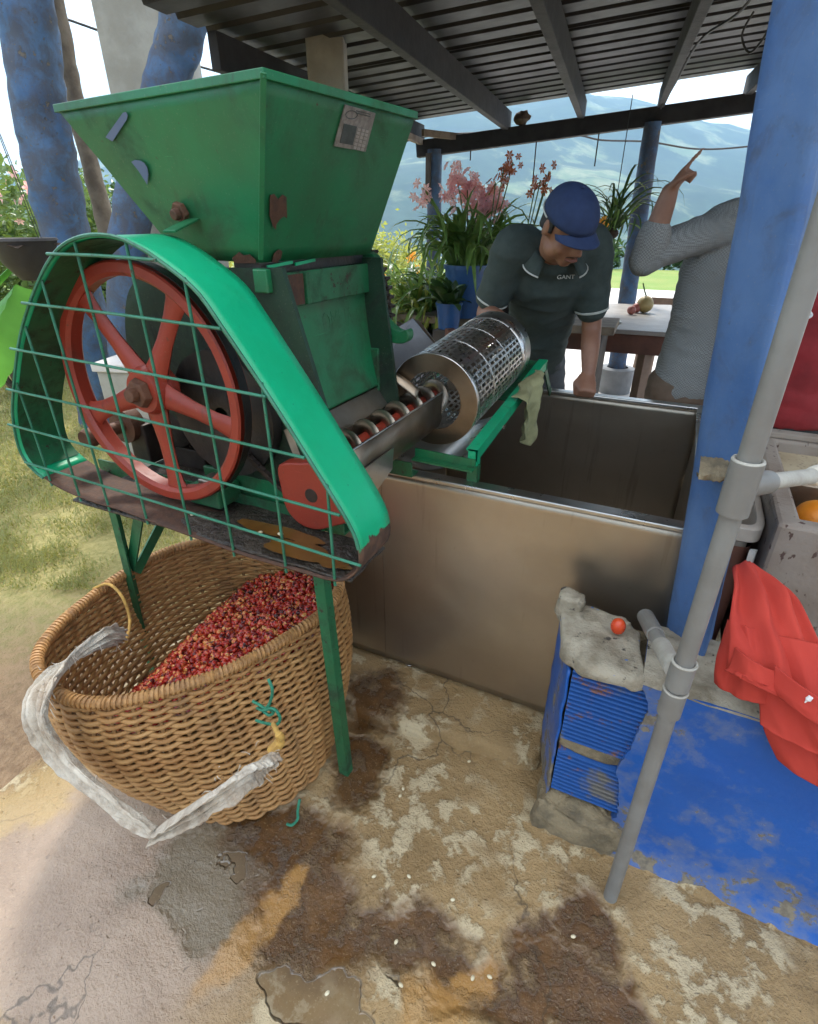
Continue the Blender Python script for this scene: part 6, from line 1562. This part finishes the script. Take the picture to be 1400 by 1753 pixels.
# big orchid in the blue bucket
bc_ = PF(797, 500, 4.0); bc_.z = bz
OR = thing('orchid_plant', bc_, 'big strap-leaved orchid with pink blossoms in a tall blue bucket', 'plant')
pot(OR, bc_, .150, .33, 'blue_pot', 'bucket')
top = bc_ + V(0, 0, .30); tuft(OR, top, 150, strap, rnd, .10, .65, 1.05)
for e, n_, m in (((782, 305), 26, 'petal_pink'), ((800, 325), 40, 'petal_pink'), ((825, 345), 54, 'petal_pink'), ((845, 350), 40, 'petal_pink'), ((722, 335), 10, 'petal_pink'), ((770, 330), 18, 'petal_pink')):
    ep = PF(*e, 4.0); stalk(OR, [top, top.lerp(ep, .5) + V(0, 0, .08), ep])
    blossoms(OR, [ep + V(rnd.gauss(0, .035), rnd.gauss(0, .03), rnd.gauss(0, .045)) for _ in range(n_)], m, rnd)
for e, m in (((862, 290), 'petal_rust'), ((848, 312), 'petal_rust'), ((878, 278), 'petal_rust')):
    ep = PF(*e, 3.9); stalk(OR, [top + V(.08, 0, 0), top.lerp(ep, .6) + V(.05, 0, 0), ep]); blossoms(OR, [ep + V(rnd.gauss(0, .03), rnd.gauss(0, .02), rnd.gauss(0, .03)) for _ in range(7)], m, rnd)
# second orchid behind the man's shoulder
b2 = PF(885, 480, 4.15); b2.z = bz
O2 = thing('orchid_plant', b2, 'orchid with upright leaves and rusty blossoms behind the cap', 'plant')
pot(O2, b2, .11, .22, 'pot_black'); t2 = b2 + V(0, 0, .20); tuft(O2, t2, 34, strap, rnd, .07, .75, 1.15, .2)
for e in ((925, 310), (940, 293), (915, 325), (932, 328)):
    ep = PF(*e, 4.1); stalk(O2, [t2, t2.lerp(ep, .55), ep]); blossoms(O2, [ep + V(rnd.gauss(0, .02), rnd.gauss(0, .02), rnd.gauss(0, .025)) for _ in range(4)], 'petal_rust', rnd)
# right: orchid with orange flower hanging past the man's shoulder
b3 = PF(1046, 400, 4.2); 
O3 = thing('hanging_orchid', b3, 'drooping thin-leaved plant with one orange flower beside the cap', 'plant')
MB().sphere(b3, (.05, .05, .035), 12, 8).build('root_ball', 'soil', O3, smooth=True); tuft(O3, b3 + V(0, 0, .03), 46, thin, rnd, .05, .8, 1.35, .8)
tuft(O3, b3 + V(0, 0, .02), 10, strap, rnd, .05, .5, .75, .8)
blossoms(O3, [PF(1027, 385, 4.1) + V(rnd.gauss(0, .02), 0, rnd.gauss(0, .02)) for _ in range(3)], 'petal_orange', rnd); MB().tube([b3, V(b3.x, b3.y, 2.2)], .003, 5).build('hanger_wire', 'wire_black', O3)
for px_, py_, d_, nl_, lab_ in ((716, 520, 4.35, 70, 'strap-leaved plant in a dark pot between gear and blue bucket'), (752, 470, 4.5, 60, 'arching pale-edged plant behind the blue bucket'), (690, 560, 4.8, 60, 'low clump of arching leaves behind the grey chute')):
    bb = PF(px_, py_, d_); bb.z = .62; tt = thing('potted_plant', bb, lab_, 'plant'); pot(tt, bb, .12, .24, 'pot_black'); tuft(tt, bb + V(0, 0, .22), nl_, strap + strapY[:1], rnd, .09, .75, 1.15)
    MB().box((bb.x, bb.y, .31), (.26, .26, .615)).build('plant_stand', 'wood_dark', tt, bevel=.005)
# small pots
b4 = PF(768, 545, 3.75); b4.z = .88
PT = thing('potted_plant', b4, 'small blue pot with dark broad leaves in front of the bucket', 'plant'); pot(PT, b4, .085, .16, 'blue_pot'); tuft(PT, b4 + V(0, 0, .15), 30, broad, rnd, .05, .8, 1.3, .5)
MB().box((b4.x, b4.y, .44), (.16, .16, .875)).build('plant_stand', 'wood_dark', PT, bevel=.004)
b5 = PF(838, 540, 3.9); b5.z = bz
P5 = thing('potted_plant', b5, 'small clay pot with orange marigolds beside the blue bucket', 'plant'); pot(P5, b5, .055, .13, 'pot_clay'); tuft(P5, b5 + V(0, 0, .12), 10, broad, rnd, .03, .35, .5); blossoms(P5, [b5 + V(rnd.gauss(0, .03), rnd.gauss(0, .03), .15 + rnd.uniform(0, .03)) for _ in range(14)], 'petal_orange', rnd, .5)
b6 = PF(735, 560, 4.3); b6.z = .55
P6 = thing('potted_plant', b6, 'black pot with sunlit arching leaves left of the bucket', 'plant'); pot(P6, b6, .11, .22, 'pot_black'); tuft(P6, b6 + V(0, 0, .2), 50, strap + strapY, rnd, .09, .8, 1.2); MB().box((b6.x, b6.y, .275), (.25, .25, .545)).build('plant_stand', 'wood_dark', P6, bevel=.004)
mb = MB(); q = PF(712, 490, 5.2); mb.lathe([(.0, 0), (.10, 0), (.13, .26), (.135, .26), (.135, .28), (.12, .28)], (q.x, q.y, .75), 24); ab = mb.build('aqua_bucket', 'plastic_aqua', smooth=True); tag(ab, 'pale aqua bucket half hidden behind the arching leaves', 'bucket')
mb = MB(); mb.box((q.x, q.y, .375), (.4, .4, .745)); tag(mb.build('planter_block', 'concrete_column', bevel=.01), 'concrete block under the pale aqua bucket', 'block')
# clumps of lilies standing in the garden
def clump(px, py, dist, n, meshes, label, fl=None, nf=0, spread=.12, s=(.8, 1.2), h=0):
    b = PF(px, py, dist); b.z = -.03 + h; t = thing('lily_clump', b, label, 'plant'); tuft(t, b, n, meshes, rnd, spread, *s)
    if h: MB().lathe([(0, 0), (.2, 0), (.16, h), (0, h)], V(b.x, b.y, -.04), 14).build('earth_mound', 'soil', t)
    for k in range(nf):
        ep = b + V(rnd.gauss(0, .16), rnd.gauss(0, .12), rnd.uniform(.42, .62)*s[1]); stalk(t, [b, b.lerp(ep, .6), ep]); blossoms(t, [ep + V(rnd.gauss(0, .02), 0, rnd.gauss(0, .02)) for _ in range(2)], fl, rnd, 1.1)
    return t
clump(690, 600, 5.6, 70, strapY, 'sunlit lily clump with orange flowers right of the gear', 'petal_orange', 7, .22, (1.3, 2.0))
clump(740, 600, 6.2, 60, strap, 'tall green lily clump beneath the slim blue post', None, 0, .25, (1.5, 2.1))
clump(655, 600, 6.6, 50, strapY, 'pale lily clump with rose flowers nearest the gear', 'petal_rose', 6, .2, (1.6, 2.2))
def shrub(px, dist, w, h, n, leaf, mat, label, name='shrub', z0=-.05, seed=0, cat='shrub'):
    r_ = random.Random(seed); b = PF(px, 600, dist); b.z = z0; t = thing(name, b, label, cat); mb = MB()
    cl = [V(r_.gauss(0, .42)*w, r_.gauss(0, .42)*w, h*(.30 + .62*r_.random())) for _ in range(34)]
    for k in range(n):
        c = r_.choice(cl); rr = .16*max(w, .5); p = b + c + V(r_.gauss(0, rr), r_.gauss(0, rr), r_.gauss(0, rr)); p.z = max(p.z, z0+.05)
        d = V(r_.gauss(0, 1), r_.gauss(0, 1), r_.gauss(.2, .7)).normalized(); s = d.orthogonal().normalized(); s = (Matrix.Rotation(r_.uniform(0, 6.3), 3, d) @ s); L = leaf*r_.uniform(.7, 1.3); u = d.cross(s)
        mb.add([p, p + d*L*.5 + s*L*.24 + u*L*.05, p + d*L, p + d*L*.5 - s*L*.24 + u*L*.05], [(0, 1, 2, 3)])
    mb.build('crown', mat, t)
    st = MB()
    for c in cl[:12]: st.tube(catmull([b, b + V(c.x*.4, c.y*.4, c.z*.5), b + c], 4), [.018]*4 + [.012]*4 + [.006], 5)
    st.build('stems', 'bark', t); return t
shrub(10, 5.4, .75, 1.95, 6000, .085, 'leaf_shrub', 'leafy shrub at the far left behind the blue trunk post', seed=1)
s1 = PF(20, 330, 5.3); blossoms(bpy.data.objects['shrub'], [s1 + V(rnd.gauss(0, .25), rnd.gauss(0, .2), rnd.gauss(0, .12)) for _ in range(36)], 'petal_pink', rnd, 1.6)
shrub(175, 6.6, .8, 2.05, 6000, .085, 'leaf_shrub', 'leafy shrub seen between the thin pole and the hopper', seed=2)
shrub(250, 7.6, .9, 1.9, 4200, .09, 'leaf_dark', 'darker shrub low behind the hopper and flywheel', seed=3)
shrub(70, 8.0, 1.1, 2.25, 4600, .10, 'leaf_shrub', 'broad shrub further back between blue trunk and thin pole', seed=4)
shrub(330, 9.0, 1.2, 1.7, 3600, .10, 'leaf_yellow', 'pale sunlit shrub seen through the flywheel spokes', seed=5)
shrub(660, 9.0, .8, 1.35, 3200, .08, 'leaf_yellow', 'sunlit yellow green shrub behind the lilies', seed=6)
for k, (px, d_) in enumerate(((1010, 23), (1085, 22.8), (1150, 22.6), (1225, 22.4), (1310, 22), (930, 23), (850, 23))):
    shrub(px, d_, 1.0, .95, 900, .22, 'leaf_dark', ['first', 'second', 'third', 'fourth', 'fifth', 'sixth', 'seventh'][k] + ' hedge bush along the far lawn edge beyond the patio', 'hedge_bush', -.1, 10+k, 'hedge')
# hanging coir pot, banana leaf
hp = PF(40, 412, 3.05)
HP = thing('hanging_pot', hp - V(0, 0, .2), 'dark hanging bowl of dry soil at the left edge', 'pot')
MB().lathe([(.0, -.19), (.06, -.18), (.12, -.10), (.148, 0), (.155, .0), (.15, .012), (.135, .0), (.10, -.03), (0, -.03)], hp, 28).build('bowl', 'pot_black', HP, smooth=True)
mb = MB(); mb.grid(lambda u, v: hp + V((u-.5)*.26, (v-.5)*.26, -.012 + .018*nz((u*9, v*9, 0), 1) - .05*max(0, math.hypot(u-.5, v-.5)-.42)), 18, 18); mb.build('soil', 'soil', HP)
for a in (0, 2.1, 4.2): MB().tube([hp + V(.15*math.cos(a), .15*math.sin(a), 0), hp + V(0, 0, .75)], .002, 4).build('hanger_wire', 'wire_black', HP)
MB().tube([hp + V(0, 0, .74), hp + V(0, 0, 1.4)], .002, 4).build('hanger_wire', 'wire_black', HP)
BL = thing('banana_plant', PF(-60, 690, 3.6), 'broad bright banana leaf poking in at the left edge', 'plant'); b = PF(-70, 640, 3.6)
def bl(u, v):
    c = PF(-60, 690, 3.6).lerp(PF(22, 470, 3.5), u); w = .17*math.sin(PI*min(1, .08+u*.85))**.5
    return c + W((v-.5)*2*w, .10*abs(v-.5), -.05*u*u - .10*abs(v-.5) + .006*math.sin(u*60+abs(v-.5)*8))
mb = MB(); mb.grid(bl, 40, 12); mb.build('leaf', 'leaf_banana', BL, smooth=True)
def bl2(u, v):
    c = PF(-90, 560, 3.9).lerp(PF(24, 450, 3.7), u); w = .10*math.sin(PI*min(1, .1+u*.8))**.5
    return c + W((v-.5)*2*w*.5, .1*abs(v-.5), (v-.5)*1.2*w)
mb = MB(); mb.grid(bl2, 30, 8); mb.build('leaf', 'leaf_banana', BL, smooth=True)
pb = PF(-60, 690, 3.6); MB().tube([V(pb.x, pb.y, -.05), pb + V(0, 0, .1)], [.05, .035], 12).build('stem', 'stem_green', BL, smooth=True)
a = PF(175, 700, 3.3); b = PF(300, 700, 3.3); c = (a+b)/2
cb = thing('concrete_block', (c.x, c.y, -.05), 'low pale concrete block seen through the flywheel spokes', 'block')
zt = PF(230, 622, 3.3).z; MB().box((c.x, c.y+.15, zt/2-.03), ((b-a).length*.9, .45, zt), Matrix.Rotation(.3, 3, 'Z')).build('block_body', 'concrete_column', cb, bevel=.012)
MB().box((c.x, c.y+.15, zt-.01), ((b-a).length*.96, .49, .05), Matrix.Rotation(.3, 3, 'Z')).build('block_slab', 'patio_stone', cb, bevel=.008)
# short turf blades over the near lawn
def turf():
    r_ = random.Random(77); mb = MB(); n = 0
    while n < 42000:
        px, py = r_.uniform(-40, 330), r_.uniform(600, 1010); p = PZ(px, py, -.03)
        if p.x > -1.95 or r_.random() > .25 + 1.1*fbm(p, 3.2, 3, 4) + .25*(-p.x-1.9): n += 1; continue
        a = r_.uniform(0, 6.3); L = r_.uniform(.008, .022)*(1+.15*p.length); d = V(math.cos(a), math.sin(a), 0); w = .0022*(1+.2*p.length)
        s = V(-d.y, d.x, 0)*w; tip = p + d*L*.7 + V(0, 0, L)
        mb.add([p-s, p+s, tip], [(0, 1, 2)]); n += 1
    tag(mb.build('grass', 'grass_blade'), 'short dry turf growing left of the concrete floor', 'grass', None, 'stuff')
turf()
# ------------------------------------------------------------------ air
hz = NT('air'); hz.t.nodes.remove(hz.b); vol = hz.n('ShaderNodeVolumePrincipled'); vol.inputs['Color'].default_value = (.36, .66, 1, 1); vol.inputs['Density'].default_value = .00037; vol.inputs['Anisotropy'].default_value = .25
hz.l(vol.outputs[0], hz.out.inputs['Volume']); MATS['air'] = hz.m
hb = MB().box((0, 0, 400), (7400, 7400, 1000)).build('haze', 'air'); tag(hb, kind='stuff')
